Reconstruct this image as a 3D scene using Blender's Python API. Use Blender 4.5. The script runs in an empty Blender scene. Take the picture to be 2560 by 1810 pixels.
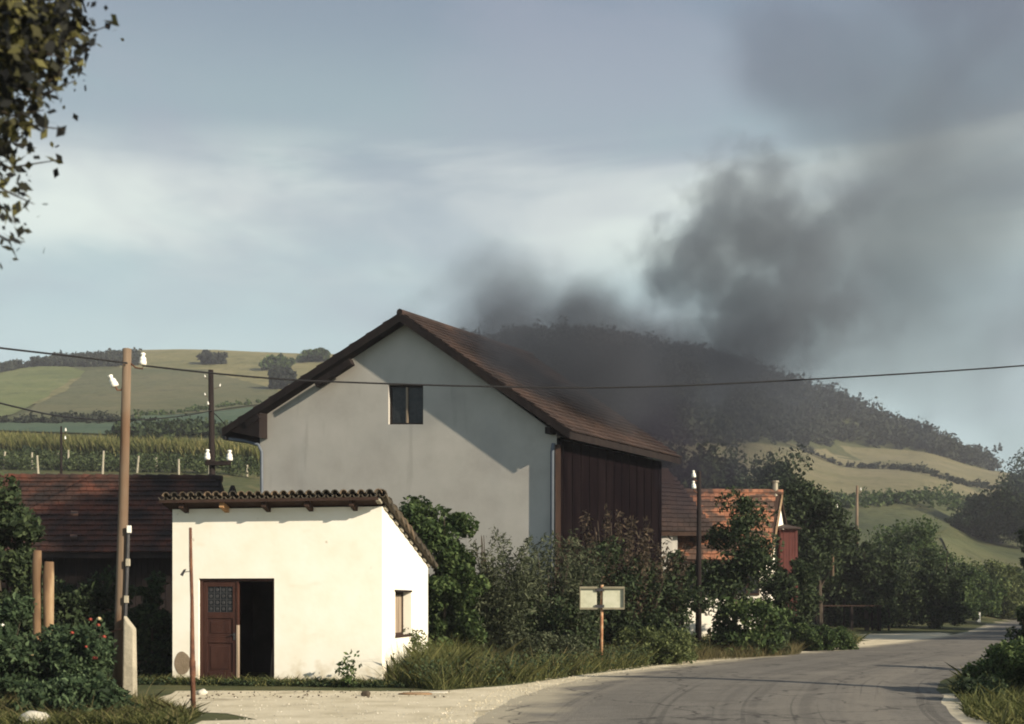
import bpy, bmesh, math, random
import numpy as np
from mathutils import Vector, Matrix, noise as mnoise
random.seed(7); RNG = np.random.default_rng(7)
SC = bpy.context.scene
COL = SC.collection
# ------------------------------------------------------------------ camera, world, sun, exposure
F, HY, HC, CX = 2987.0, 1505.0, 1.6, 1280.0        # focal length and horizon row of the 2560 px photograph, eye height
cam_d = bpy.data.cameras.new('camera'); cam = bpy.data.objects.new('camera', cam_d); COL.objects.link(cam)
cam.location = (0, 0, HC); cam.rotation_euler = (math.pi/2, 0, 0)
cam_d.sensor_width = 36; cam_d.lens = F/2560*36; cam_d.shift_y = (HY-905)/2560
cam_d.clip_start = .1; cam_d.clip_end = 9000
cam_d.dof.use_dof = True; cam_d.dof.focus_distance = 33; cam_d.dof.aperture_fstop = 1.9
SC.camera = cam
SUN = Vector((.75, -.52, .40)).normalized()
world = bpy.data.worlds.new('World'); SC.world = world; world.use_nodes = True
SC.view_settings.view_transform = 'Standard'; SC.view_settings.look = 'None'
SC.view_settings.gamma = 1; SC.view_settings.use_curve_mapping = False
SC.view_settings.exposure = .72
SC.cycles.pixel_filter_type = 'BLACKMAN_HARRIS'; SC.cycles.filter_width = 1.9
SC.cycles.max_bounces = 5; SC.cycles.diffuse_bounces = 2; SC.cycles.glossy_bounces = 2
SC.cycles.transparent_max_bounces = 6; SC.cycles.volume_bounces = 0; SC.cycles.transmission_bounces = 3
SC.cycles.volume_max_steps = 96; SC.cycles.volume_step_rate = 1.6

def wsky():
    nt = world.node_tree; N = nt.nodes; L = nt.links; N.clear()
    out = N.new('ShaderNodeOutputWorld'); bg = N.new('ShaderNodeBackground'); bg.inputs[1].default_value = .075
    sky = N.new('ShaderNodeTexSky'); sky.sky_type = 'NISHITA'; sky.sun_disc = False
    sky.sun_elevation = math.asin(SUN.z); sky.sun_rotation = math.atan2(SUN.x, SUN.y)
    sky.altitude = 200; sky.air_density = 1.0; sky.dust_density = 1.5; sky.ozone_density = 1.6
    tc = N.new('ShaderNodeTexCoord')
    def noise(scale, stretch, detail, loc, rough=.55, dist=0.):
        mp = N.new('ShaderNodeMapping'); mp.inputs['Scale'].default_value = stretch; mp.inputs['Location'].default_value = loc
        n = N.new('ShaderNodeTexNoise'); n.inputs['Scale'].default_value = scale; n.inputs['Detail'].default_value = detail
        n.inputs['Roughness'].default_value = rough; n.inputs['Distortion'].default_value = dist
        L.new(tc.outputs['Generated'], mp.inputs[0]); L.new(mp.outputs[0], n.inputs['Vector']); return n.outputs[0]
    def ramp(x, pts):
        r = N.new('ShaderNodeValToRGB'); e = r.color_ramp.elements
        r.color_ramp.interpolation = 'EASE'
        while len(e) < len(pts): e.new(.5)
        for k, (p, v) in enumerate(pts):
            e[k].position = p; e[k].color = (*v, 1) if isinstance(v, tuple) else (v, v, v, 1)
        L.new(x, r.inputs[0]); return r.outputs[0]
    def math_(op, a, b):
        m = N.new('ShaderNodeMath'); m.operation = op
        for k, v in enumerate((a, b)):
            if isinstance(v, (int, float)): m.inputs[k].default_value = v
            else: L.new(v, m.inputs[k])
        return m.outputs[0]
    def mix(f, a, b):
        m = N.new('ShaderNodeMix'); m.data_type = 'RGBA'
        L.new(f, m.inputs[0])
        for k, v in ((6, a), (7, b)):
            if isinstance(v, tuple): m.inputs[k].default_value = (*v, 1)
            else: L.new(v, m.inputs[k])
        return m.outputs[2]
    sep = N.new('ShaderNodeSeparateXYZ'); L.new(tc.outputs['Generated'], sep.inputs[0])
    # thin high overcast veil: lilac grey overhead, pale towards the horizon, as the photograph's sky
    veil = ramp(sep.outputs[2], [(0., (5.0, 6.4, 6.3)), (.16, (4.8, 6.1, 6.1)), (.27, (3.9, 5.1, 5.2)), (.36, (2.8, 3.7, 4.1)), (.46, (2.0, 2.6, 3.3)), (.8, (1.7, 2.25, 2.9))])
    c = mix(math_('ADD', .80, math_('MULTIPLY', ramp(noise(2.2, (1, 1, 2.5), 3, (3, 1, 0)), [(.3, 0.), (.7, 1.)]), .2)), sky.outputs[0], veil)
    # pale streaks of cloud lying across the middle of the sky
    wob = math_('ADD', sep.outputs[2], math_('MULTIPLY', math_('SUBTRACT', noise(1.6, (1, 1, 1), 2, (0, 2, 5)), .5), .10))
    band = ramp(wob, [(.22, 0.), (.29, 1.), (.32, 1.), (.37, 0.)])
    st = ramp(noise(2.6, (1, 1, 5), 5, (1.3, .4, 2.), .55, .5), [(.36, 0.), (.66, 1.)])
    c = mix(math_('MULTIPLY', math_('MULTIPLY', band, st), .8), c, (7.2, 7.9, 7.3))
    lil = ramp(noise(3.1, (1, 1, 2.6), 4, (7, 3, 1.), .6, .3), [(.42, 0.), (.68, 1.)])
    c = mix(math_('MULTIPLY', lil, .4), c, (3.1, 3.3, 4.1))
    L.new(c, bg.inputs[0]); L.new(bg.outputs[0], out.inputs[0])
wsky()
sd = bpy.data.lights.new('sun', 'SUN'); sun = bpy.data.objects.new('sun', sd); COL.objects.link(sun)
sd.energy = 4.9; sd.angle = math.radians(.55); sd.color = (1, .86, .66)
sun.rotation_euler = SUN.to_track_quat('Z', 'Y').to_euler(); sun.location = (60, -40, 60)

# ------------------------------------------------------------------ helpers
def P(px, py, Y): return Vector(((px-CX)/F*Y, Y, HC-(py-HY)/F*Y))
def G(px, py, z=0.):                       # point of level ground seen at a pixel of the survey photograph
    Y = (HC-z)*F/(py-HY); return Vector(((px-CX)/F*Y, Y, z))
class MB:
    def __init__(s): s.v = []; s.f = []
    def add(s, vs, fs):
        o = len(s.v); s.v += [tuple(v) for v in vs]; s.f += [tuple(i+o for i in f) for f in fs]; return s
    def box(s, x0, x1, y0, y1, z0, z1):
        return s.add([(x0,y0,z0),(x1,y0,z0),(x1,y1,z0),(x0,y1,z0),(x0,y0,z1),(x1,y0,z1),(x1,y1,z1),(x0,y1,z1)],
                     [(0,3,2,1),(4,5,6,7),(0,1,5,4),(1,2,6,5),(2,3,7,6),(3,0,4,7)])
    def hexa(s, p):                        # eight corners: bottom four counter-clockwise, top four
        return s.add(p, [(0,3,2,1),(4,5,6,7),(0,1,5,4),(1,2,6,5),(2,3,7,6),(3,0,4,7)])
    def slab(s, poly, off):                # polygon and its copy moved by off
        n = len(poly); off = Vector(off); p = [Vector(q) for q in poly]
        return s.add(p+[q+off for q in p], [tuple(range(n))[::-1], tuple(range(n, 2*n))]+[(i,(i+1)%n,(i+1)%n+n,i+n) for i in range(n)])
    def beam(s, a, b, w, h, up=(0,0,1)):
        a = Vector(a); b = Vector(b); d = (b-a).normalized(); u = Vector(up); sd_ = d.cross(u).normalized(); u = sd_.cross(d).normalized()
        c = [a+sd_*x*w/2+u*y*h/2 for x, y in ((-1,-1),(1,-1),(1,1),(-1,1))]+[b+sd_*x*w/2+u*y*h/2 for x, y in ((-1,-1),(1,-1),(1,1),(-1,1))]
        return s.hexa(c)
    def tube(s, pts, r, n=8, cap=True):
        pts = [Vector(p) for p in pts]; m = len(pts)
        rs = r if isinstance(r, (list, tuple)) else [r]*m
        o = len(s.v); ref = Vector((0,0,1))
        for i, p in enumerate(pts):
            d = (pts[min(i+1,m-1)]-pts[max(i-1,0)]).normalized()
            q = ref if abs(d.z) < .9 else Vector((1,0,0))
            a = d.cross(q).normalized(); b = d.cross(a).normalized()
            for k in range(n):
                t = 2*math.pi*k/n; s.v.append(tuple(p+(a*math.cos(t)+b*math.sin(t))*rs[i]))
        for i in range(m-1):
            for k in range(n): s.f.append((o+i*n+k, o+i*n+(k+1)%n, o+(i+1)*n+(k+1)%n, o+(i+1)*n+k))
        if cap: s.f.append(tuple(o+k for k in range(n))[::-1]); s.f.append(tuple(o+(m-1)*n+k for k in range(n)))
        return s
    def lathe(s, c, prof, n=10, axis=(0,0,1)):
        q = Vector(axis).normalized().to_track_quat('Z', 'Y'); o = len(s.v); c = Vector(c)
        for r, z in prof:
            for k in range(n):
                t = 2*math.pi*k/n; s.v.append(tuple(c+q@Vector((r*math.cos(t), r*math.sin(t), z))))
        for i in range(len(prof)-1):
            for k in range(n): s.f.append((o+i*n+k, o+i*n+(k+1)%n, o+(i+1)*n+(k+1)%n, o+(i+1)*n+k))
        s.f.append(tuple(o+k for k in range(n))[::-1]); s.f.append(tuple(o+(len(prof)-1)*n+k for k in range(n)))
        return s
def wloc(o):
    m = Matrix()
    while o: m = o.matrix_basis @ m; o = o.parent
    return m
def link(name, me, mat, parent=None, smooth=False, world_coords=True):
    if mat: me.materials.append(mat)
    o = bpy.data.objects.new(name, me); COL.objects.link(o)
    if parent:
        if world_coords: me.transform(wloc(parent).inverted())
        o.parent = parent
    if smooth: me.polygons.foreach_set('use_smooth', [True]*len(me.polygons))
    return o
def obj(name, mb, mat, parent=None, smooth=False, wc=True, bevel=0):
    me = bpy.data.meshes.new(name); me.from_pydata(mb.v, [], mb.f); me.update()
    o = link(name, me, mat, parent, smooth, wc)
    if bevel:
        b = o.modifiers.new('edge', 'BEVEL'); b.width = bevel; b.segments = 2; b.limit_method = 'ANGLE'
    return o
def npmesh(name, V, k):                    # V: (n*k,3) array, faces of k corners each
    V = np.ascontiguousarray(V, dtype=np.float32); n = len(V)//k
    me = bpy.data.meshes.new(name); me.vertices.add(len(V)); me.vertices.foreach_set('co', V.ravel())
    me.loops.add(len(V)); me.loops.foreach_set('vertex_index', np.arange(len(V), dtype=np.int32))
    me.polygons.add(n); me.polygons.foreach_set('loop_start', np.arange(0, len(V), k, dtype=np.int32))
    me.polygons.foreach_set('loop_total', np.full(n, k, dtype=np.int32)); me.update(calc_edges=True); return me
def tag(o, label=None, cat=None, group=None, kind=None):
    if label: o['label'] = label
    if cat: o['category'] = cat
    if group: o['group'] = group
    if kind: o['kind'] = kind
    return o
def thing(name, label, cat, loc=(0,0,0), rz=0., group=None):
    o = bpy.data.objects.new(name, None); COL.objects.link(o); o.location = loc; o.rotation_euler = (0,0,rz)
    o.empty_display_size = .3
    return tag(o, label, cat, group)
def lerp(a, b, t): return a+(b-a)*t

# ------------------------------------------------------------------ materials
MATS = {}
def mat(name, cols, scale=4., rough=.85, bump=0., bscale=None, stretch=(1,1,1), detail=6, island=0., spec=.2, trans=0., coord='pos', ramp=None, bdist=.02, objrand=0.):
    m = bpy.data.materials.new(name); m.use_nodes = True; nt = m.node_tree; N = nt.nodes; L = nt.links
    b = N['Principled BSDF']; b.inputs['Roughness'].default_value = rough; b.inputs['Specular IOR Level'].default_value = spec
    if coord == 'pos': src = N.new('ShaderNodeNewGeometry').outputs['Position']
    else: src = N.new('ShaderNodeTexCoord').outputs['Object' if coord == 'obj' else 'UV']
    mp = N.new('ShaderNodeMapping'); mp.inputs['Scale'].default_value = stretch; L.new(src, mp.inputs[0])
    n = N.new('ShaderNodeTexNoise'); n.inputs['Scale'].default_value = scale; n.inputs['Detail'].default_value = detail
    n.inputs['Roughness'].default_value = .62; L.new(mp.outputs[0], n.inputs['Vector'])
    fac = n.outputs[0]
    if island or objrand:
        g = N.new('ShaderNodeNewGeometry').outputs['Random Per Island'] if island else N.new('ShaderNodeObjectInfo').outputs['Random']
        mm = N.new('ShaderNodeMix'); mm.inputs[0].default_value = island or objrand; L.new(fac, mm.inputs[2]); L.new(g, mm.inputs[3]); fac = mm.outputs[0]
    r = N.new('ShaderNodeValToRGB'); e = r.color_ramp.elements
    pos = ramp or [lerp(.3, .7, k/(max(1, len(cols)-1))) for k in range(len(cols))]
    if island and not ramp: pos = [lerp(.15, .85, k/(max(1, len(cols)-1))) for k in range(len(cols))]
    while len(e) < len(cols): e.new(.5)
    for k, c in enumerate(cols): e[k].position = pos[k]; e[k].color = (*c, 1)
    L.new(fac, r.inputs[0]); L.new(r.outputs[0], b.inputs['Base Color'])
    if bump:
        n2 = N.new('ShaderNodeTexNoise'); n2.inputs['Scale'].default_value = bscale or scale*4; n2.inputs['Detail'].default_value = 5
        L.new(mp.outputs[0], n2.inputs['Vector'])
        bp = N.new('ShaderNodeBump'); bp.inputs['Strength'].default_value = bump; bp.inputs['Distance'].default_value = bdist
        L.new(n2.outputs[0], bp.inputs['Height']); L.new(bp.outputs[0], b.inputs['Normal'])
    if trans:
        t = N.new('ShaderNodeBsdfTranslucent'); L.new(r.outputs[0], t.inputs[0])
        ms = N.new('ShaderNodeMixShader'); ms.inputs[0].default_value = trans
        L.new(b.outputs[0], ms.inputs[1]); L.new(t.outputs[0], ms.inputs[2]); L.new(ms.outputs[0], N['Material Output'].inputs[0])
    m['ramp'] = r.name; MATS[name] = m; return m
def overlay(m, col, scale, lo, hi, amount=1., stretch=(1,1,1), loc=(0,0,0), detail=4):
    """mix a second wear colour over a material's base colour where a noise is high"""
    nt = m.node_tree; N = nt.nodes; L = nt.links; b = N['Principled BSDF']
    src = b.inputs['Base Color'].links[0].from_socket
    mp = N.new('ShaderNodeMapping'); mp.inputs['Scale'].default_value = stretch; mp.inputs['Location'].default_value = loc
    L.new(N.new('ShaderNodeNewGeometry').outputs['Position'], mp.inputs[0])
    n = N.new('ShaderNodeTexNoise'); n.inputs['Scale'].default_value = scale; n.inputs['Detail'].default_value = detail
    L.new(mp.outputs[0], n.inputs['Vector'])
    mr = N.new('ShaderNodeMapRange'); mr.inputs[1].default_value = lo; mr.inputs[2].default_value = hi; mr.inputs[4].default_value = amount
    mr.interpolation_type = 'SMOOTHSTEP'
    L.new(n.outputs[0], mr.inputs[0])
    x = N.new('ShaderNodeMix'); x.data_type = 'RGBA'; L.new(mr.outputs[0], x.inputs[0]); L.new(src, x.inputs[6]); x.inputs[7].default_value = (*col, 1)
    L.new(x.outputs[2], b.inputs['Base Color']); return m

M = lambda n: MATS[n]
mat('grass_ground', [(.035,.045,.016),(.06,.07,.028),(.10,.095,.04)], 1.2, bump=.6, bscale=14, bdist=.06)
overlay(M('grass_ground'), (.13,.11,.055), .35, .52, .72, .6)
mat('dirt', [(.42,.37,.26),(.54,.485,.36),(.62,.56,.43)], 1.4, bump=.5, bscale=22, bdist=.03)
overlay(M('dirt'), (.18,.15,.10), .9, .56, .74, .6); overlay(M('dirt'), (.50,.46,.37), 7, .58, .72, .5)
mat('asphalt', [(.115,.108,.096),(.14,.132,.118),(.165,.155,.138)], .9, rough=.9)
mat('plaster_white', [(.80,.765,.66),(.85,.82,.73),(.87,.85,.78)], 1.6, rough=.9, bump=.25, bscale=9, bdist=.01)
overlay(M('plaster_white'), (.60,.53,.38), 1.1, .62, .82, .4, (1,1,2.)); overlay(M('plaster_white'), (.42,.36,.27), 6., .70, .76, .6)
def splash(m, col, top):
    nt = m.node_tree; N = nt.nodes; L = nt.links; b = N['Principled BSDF']; src = b.inputs['Base Color'].links[0].from_socket
    pos = N.new('ShaderNodeNewGeometry').outputs['Position']; sp = N.new('ShaderNodeSeparateXYZ'); L.new(pos, sp.inputs[0])
    n = N.new('ShaderNodeTexNoise'); n.inputs['Scale'].default_value = 5; n.inputs['Detail'].default_value = 8; L.new(pos, n.inputs['Vector'])
    a = N.new('ShaderNodeMath'); a.operation = 'MULTIPLY_ADD'; L.new(n.outputs[0], a.inputs[0]); a.inputs[1].default_value = -1.1; L.new(sp.outputs[2], a.inputs[2])
    mr = N.new('ShaderNodeMapRange'); mr.inputs[1].default_value = top-.55; mr.inputs[2].default_value = top-.95; mr.inputs[4].default_value = .65; L.new(a.outputs[0], mr.inputs[0])
    x = N.new('ShaderNodeMix'); x.data_type = 'RGBA'; L.new(mr.outputs[0], x.inputs[0]); L.new(src, x.inputs[6]); x.inputs[7].default_value = (*col, 1); L.new(x.outputs[2], b.inputs['Base Color'])
splash(M('plaster_white'), (.50,.42,.27), .45)
mat('plaster_grey', [(.41,.39,.36),(.46,.445,.41),(.50,.48,.445)], .8, rough=.95, bump=.35, bscale=30, bdist=.01)
overlay(M('plaster_grey'), (.34,.345,.35), .5, .5, .75, .5, (1,1,.35)); overlay(M('plaster_grey'), (.29,.275,.25), 2.6, .6, .75, .35, (1,1,.12)); overlay(M('plaster_grey'), (.47,.46,.42), 5., .62, .75, .3)
mat('tile_old', [(.05,.045,.036),(.09,.075,.055),(.17,.125,.085)], 3.2, rough=.9, bump=.4, bscale=18, objrand=.5)
mat('tile_dark', [(.022,.016,.015),(.055,.028,.022),(.13,.045,.028)], 1.1, rough=.9, bump=.4, bscale=18, ramp=[.38,.5,.68])
mat('tile_orange', [(.20,.09,.055),(.30,.135,.08),(.40,.20,.12)], 2.2, rough=.9, bump=.3, bscale=18)
overlay(M('tile_orange'), (.055,.045,.04), 1.5, .46, .54, .85)
mat('tile_house', [(.026,.020,.019),(.045,.031,.028),(.075,.048,.040)], 1.2, rough=.9, bump=.3, bscale=18)
mat('barn_shade', [(.003,.002,.003),(.006,.004,.005),(.010,.007,.008)], 3, stretch=(1,1,.15), bump=.3, rough=1., spec=0.)  # shade on the house's right side, put into a near-black base colour
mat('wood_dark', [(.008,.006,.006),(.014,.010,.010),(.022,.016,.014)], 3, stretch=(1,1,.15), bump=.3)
mat('wood_eave', [(.03,.018,.014),(.055,.032,.024)], 4, stretch=(1,1,.3), bump=.3)
mat('wood_pole', [(.11,.08,.055),(.17,.125,.088),(.24,.185,.135)], 5, stretch=(1,1,.06), bump=.5, bscale=16)
overlay(M('wood_pole'), (.11,.055,.03), .6, .48, .66, .6)
mat('wood_grey', [(.20,.15,.11),(.30,.24,.18),(.38,.31,.25)], 6, stretch=(1,1,.1), bump=.4)
mat('wood_orange', [(.34,.19,.09),(.46,.28,.15)], 5, stretch=(1,1,.2), bump=.3)
mat('door_paint', [(.028,.012,.010),(.042,.018,.014),(.06,.027,.02)], 3, rough=.6, stretch=(1,1,.3), bump=.2)
mat('pale_wood', [(.13,.08,.045),(.24,.155,.09),(.36,.28,.18)], 3, stretch=(1,1,.2), bump=.4)
overlay(M('pale_wood'), (.10,.06,.035), 1.6, .5, .62, .8, (1,1,.5))
mat('concrete', [(.27,.25,.20),(.36,.33,.26),(.42,.38,.31)], 3, bump=.5, bscale=20)
mat('rust', [(.06,.03,.022),(.11,.05,.032),(.17,.085,.05)], 7, rough=.8, bump=.3)
mat('rust_light', [(.22,.10,.055),(.38,.20,.11),(.50,.38,.24)], 9, rough=.8, bump=.2)
mat('metal_dark', [(.03,.03,.033),(.055,.055,.06)], 5, rough=.5)
mat('metal_blue', [(.09,.11,.14),(.13,.15,.18)], 3, rough=.55)
mat('sign_back', [(.36,.37,.28),(.45,.46,.36),(.50,.50,.41)], 4, rough=.7, bump=.1)
mat('sign_frame', [(.16,.15,.11),(.24,.22,.16)], 6, rough=.7)
mat('porcelain', [(.78,.77,.70),(.84,.83,.78)], 3, rough=.25, spec=.5)
mat('wire_black', [(.015,.015,.017),(.02,.02,.022)], 3, rough=.6)
mat('red_paint', [(.075,.024,.022),(.105,.033,.029)], 3, rough=.75, bump=.2)
mat('glass_dark', [(.012,.013,.016),(.03,.033,.036)], 9, rough=.25, spec=.25)
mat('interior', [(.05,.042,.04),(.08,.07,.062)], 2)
mat('bare_patch', [(.20,.155,.105),(.27,.21,.15)], 9, bump=.5)
mat('sooty_patch', [(.50,.48,.40),(.60,.58,.49)], 2.5, bump=.1)
mat('stone', [(.42,.40,.34),(.55,.53,.46)], 6, bump=.6)
mat('bark', [(.045,.035,.025),(.08,.065,.05)], 8, stretch=(1,1,.3), bump=.6)
mat('vine_post', [(.28,.26,.20),(.40,.37,.29)], 5)
mat('rose_red', [(.25,.04,.03),(.36,.08,.05)], 9, rough=.7)
mat('rose_cream', [(.6,.45,.25),(.7,.6,.4)], 9, rough=.7)
for nm, a, b, c, sc_, tr in (('leaf_dark', (.012,.02,.010), (.024,.040,.017), (.05,.068,.03), .9, .2), ('leaf_mid', (.018,.036,.013), (.040,.070,.022), (.085,.115,.042), .8, .25),
        ('leaf_olive', (.024,.032,.018), (.048,.060,.032), (.10,.11,.068), .8, .22), ('leaf_brown', (.025,.018,.014), (.045,.036,.024), (.09,.065,.045), .8, .2),
        ('leaf_yellow', (.008,.009,.011), (.013,.015,.013), (.10,.095,.03), 2.5, .12), ('leaf_light', (.035,.055,.018), (.07,.09,.033), (.13,.15,.062), .6, .3),
        ('leaf_wood', (.011,.015,.011), (.019,.025,.017), (.034,.040,.026), .03, .15), ('leaf_rose', (.013,.026,.013), (.028,.050,.023), (.075,.11,.055), 1.2, .25),
        ('blade_green', (.04,.052,.018), (.085,.10,.034), (.18,.175,.07), .5, .3), ('blade_dry', (.06,.055,.025), (.11,.10,.045), (.19,.16,.085), .5, .3),
        ('corn', (.05,.07,.022), (.12,.135,.045), (.24,.21,.09), .06, .3), ('vine', (.02,.035,.016), (.045,.065,.025), (.08,.10,.045), .2, .25),
        ('weed_dark', (.012,.022,.012), (.028,.046,.022), (.06,.08,.035), .9, .2)):
    mat(nm, [tuple(q*k_ for q in v) for v, k_ in ((a, .8), (b, 1.05), (c, 1.45))], sc_, rough=.75, island=.55, trans=tr, detail=3)
for nm, cols, sc_, st in (('field_green', [(.085,.105,.035),(.12,.14,.05),(.16,.165,.07)], .05, (1,1,1)), ('field_brown', [(.068,.080,.034),(.095,.097,.046),(.125,.115,.058)], .04, (1,1,1)),
        ('field_dry', [(.10,.105,.042),(.165,.152,.068),(.24,.205,.10)], .04, (1,1,1)), ('field_teal', [(.04,.07,.042),(.055,.088,.052),(.075,.105,.06)], .05, (1,1,1)),
        ('field_tan', [(.12,.115,.055),(.155,.14,.075),(.19,.165,.095)], .06, (1,1,1)), ('field_mid', [(.045,.056,.024),(.07,.08,.034),(.10,.10,.046)], .05, (1,1,1))):
    mat(nm, cols, sc_, bump=.8, bscale=.6, bdist=.5)
    overlay(M(nm), tuple(c*.62 for c in cols[0]), .35, .5, .75, .6, (1, .35, 1))

# ------------------------------------------------------------------ terrain
PXC = np.array([-6000,-2500,-600,0,300,650,1000,1400,1800,2100,2300,2440,2560,3200,5000,9000.])
YC = np.array([45,60,80,100,120,150,200,280,350,400,450.])
LR = [1531,1361,1243,1192,1130,1095,1055,1000,950,905]
MR = [1578,1535,1490,1440,1390,1300,1180,1030,930,870]
RR = [1611,1585,1556,1505,1440,1365,1262,1196,1168,1140]
FR = [1611,1585,1565,1553,1543,1440,1360,1262,1210,1190]
CREST = dict(zip([-6000,-2500,-600,0,100,200,300,400,520,650,830,1000,1200,1300,1400,1530,1700,1900,2000,2100,2200,2330,2400,2460,2560,3200,5000,9000],
                 [1300,1150,1010,925,893,876,866,860,860,869,882,880,866,862,850,856,885,938,966,1002,1052,1108,1143,1170,1185,1250,1380,1430]))
KX = np.array(sorted(CREST)); KR = np.array([CREST[k] for k in sorted(CREST)], float)
ug = np.linspace(-6000, 9000, 751); yg = np.concatenate([np.arange(20, 200, 4.), np.arange(200, 800, 10.), np.array([900,1200,2000,4000,9000.])])
def rows_at(px):
    def mixr(a, b, t): return [lerp(x, y, t) for x, y in zip(a, b)]
    keys = [(-6000,LR),(650,LR),(1000,mixr(LR,MR,.7)),(1400,MR),(1800,mixr(MR,RR,.4)),(2100,RR),(2330,RR),(2450,mixr(RR,FR,.8)),(2560,FR),(9000,FR)]
    for (a, ra), (b, rb) in zip(keys, keys[1:]):
        if a <= px <= b: return mixr(ra, rb, (px-a)/(b-a))
ZT = np.zeros((len(ug), len(yg)))
for i, u in enumerate(ug):
    cr = np.interp(u, KX, KR); r = rows_at(u)
    r = [max(x, cr+4*(9-k)) for k, x in enumerate(r)]+[cr]
    z = HC-(np.array(r)-HY)/F*YC; z[0] = max(z[0]*.6, 0); z = np.maximum(z, 0)
    zc = z[-1]
    ZT[i] = np.interp(yg, np.concatenate([[0, 38], YC, [520, 700, 1200, 9000]]), np.concatenate([[0, 0], z, [zc*.98, zc*.7, zc*.25, 0]]))
for _ in range(5):                                     # rounded hills, not facets
    Z2 = ZT.copy(); Z2[1:-1] = (ZT[:-2]+2*ZT[1:-1]+ZT[2:])/4; ZT = Z2
    Z3 = ZT.copy(); Z3[:, 6:-1] = (ZT[:, 5:-2]+2*ZT[:, 6:-1]+ZT[:, 7:])/4; ZT = Z3
_f = np.clip((ug[:, None]-1750)/350, 0, 1)*(1-np.clip((yg[None, :]-56)/28, 0, 1)); ZT *= 1-_f     # level ground round the road bend
def terr(X, Y):
    X = np.asarray(X, float); Y = np.asarray(Y, float); Yc = np.maximum(Y, 20.)
    u = np.clip(X/Yc*F+CX, ug[0], ug[-1]); fi = (u-ug[0])/(ug[1]-ug[0]); i = np.clip(fi.astype(int), 0, len(ug)-2); a = fi-i
    j = np.clip(np.searchsorted(yg, Yc, 'right')-1, 0, len(yg)-2); b = np.clip((Yc-yg[j])/(yg[j+1]-yg[j]), 0, 1)
    return (ZT[i, j]*(1-a)+ZT[i+1, j]*a)*(1-b)+(ZT[i, j+1]*(1-a)+ZT[i+1, j+1]*a)*b
def hit(px, py, ymin=42., ymax=620.):                  # where the line of sight through a surveyed pixel meets the land
    Ys = np.arange(ymin, ymax, 1.); z = HC-(py-HY)/F*Ys; t = terr((px-CX)/F*Ys, Ys)
    k = np.nonzero(t >= z)[0]; Y = Ys[k[0]] if len(k) else ymax
    return Vector(((px-CX)/F*Y, Y, float(terr((px-CX)/F*Y, Y))))
def tz(x, y): return float(terr(x, y))
def grid_mesh(name, xs, ys, fz, m):
    X, Yy = np.meshgrid(xs, ys); Z = fz(X, Yy); V = np.stack([X, Yy, Z], -1).reshape(-1, 3); nx = len(xs)
    fs = [(j*nx+i, j*nx+i+1, (j+1)*nx+i+1, (j+1)*nx+i) for j in range(len(ys)-1) for i in range(nx-1)]
    me = bpy.data.meshes.new(name); me.from_pydata(V.tolist(), [], fs); me.update(); return link(name, me, m, smooth=True)
xs = np.concatenate([[-6000,-3000,-1500,-900], np.arange(-600, -100, 14.), np.arange(-100, 100, 4.), np.arange(100, 500, 12.), [600,900,1500,3000,6000]])
ys = np.concatenate([[-3000,-500,-60,-10], np.arange(10, 150, 3.), np.arange(150, 520, 7.), np.arange(520, 900, 40.), [1200,2000,4000,7000]])
tag(grid_mesh('ground', xs, ys, terr, M('grass_ground')), 'green hilly ground rising behind the houses', None, None, 'structure')

def in_poly(x, y, poly):
    c = np.zeros(len(x), bool); n = len(poly)
    for i in range(n):
        x1, y1 = poly[i]; x2, y2 = poly[(i+1)%n]
        k = ((y1 > y) != (y2 > y)) & (x < (x2-x1)*(y-y1)/(y2-y1+1e-9)+x1); c ^= k
    return c
def field(name, pix, m, lift, step=6):                 # a field's own sheet following the land inside a surveyed outline
    w = [hit(*p) for p in pix]; poly = [(p.x, p.y) for p in w]
    x0, x1 = min(p[0] for p in poly), max(p[0] for p in poly); y0, y1 = min(p[1] for p in poly), max(p[1] for p in poly)
    bm = bmesh.new()
    vs = []
    for k in range(len(poly)):
        a = Vector(poly[k]); b = Vector(poly[(k+1)%len(poly)]); n = max(1, int((b-a).length/step))
        for q in range(n):
            c = a.lerp(b, q/n); nn = (b-a).normalized(); c += Vector((-nn.y, nn.x))*mnoise.noise((c.x*.04, c.y*.04, 3))*1.6
            vs.append(bm.verts.new((c.x, c.y, 0)))
    f = bm.faces.new(vs); bmesh.ops.triangulate(bm, faces=[f])
    for ax, lo, hi in ((0, x0, x1), (1, y0, y1)):
        p = lo+step
        while p < hi:
            co = [0,0,0]; no = [0,0,0]; co[ax] = p; no[ax] = 1
            bmesh.ops.bisect_plane(bm, geom=bm.verts[:]+bm.edges[:]+bm.faces[:], plane_co=co, plane_no=no); p += step
    for v in bm.verts: v.co.z = tz(v.co.x, v.co.y)+lift
    for f in bm.faces:
        if f.normal.z < 0: f.normal_flip()
    me = bpy.data.meshes.new(name); bm.to_mesh(me); bm.free()
    return tag(link(name, me, m, smooth=True), None, None, None, 'structure')
field('dry_field', [(300,880),(420,866),(640,874),(860,886),(900,990),(640,985),(520,925),(300,921)], M('field_dry'), .22, 14)
field('green_field', [(-500,1010),(-40,935),(175,918),(215,930),(185,955),(85,1012),(0,1052),(-400,1075)], M('field_green'), .25, 10)
field('brown_field', [(215,930),(305,922),(520,926),(700,975),(660,1012),(520,1032),(340,1046),(230,1056),(40,1052),(92,1012),(190,955)], M('field_brown'), .28, 10)
field('teal_field', [(-400,1082),(0,1058),(230,1058),(345,1048),(525,1034),(660,1016),(700,1100),(330,1092),(0,1080)], M('field_teal'), .25, 8)
field('farm_path', [(176,952),(204,944),(96,1012),(78,1014)], M('field_dry'), .34, 8)
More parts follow.
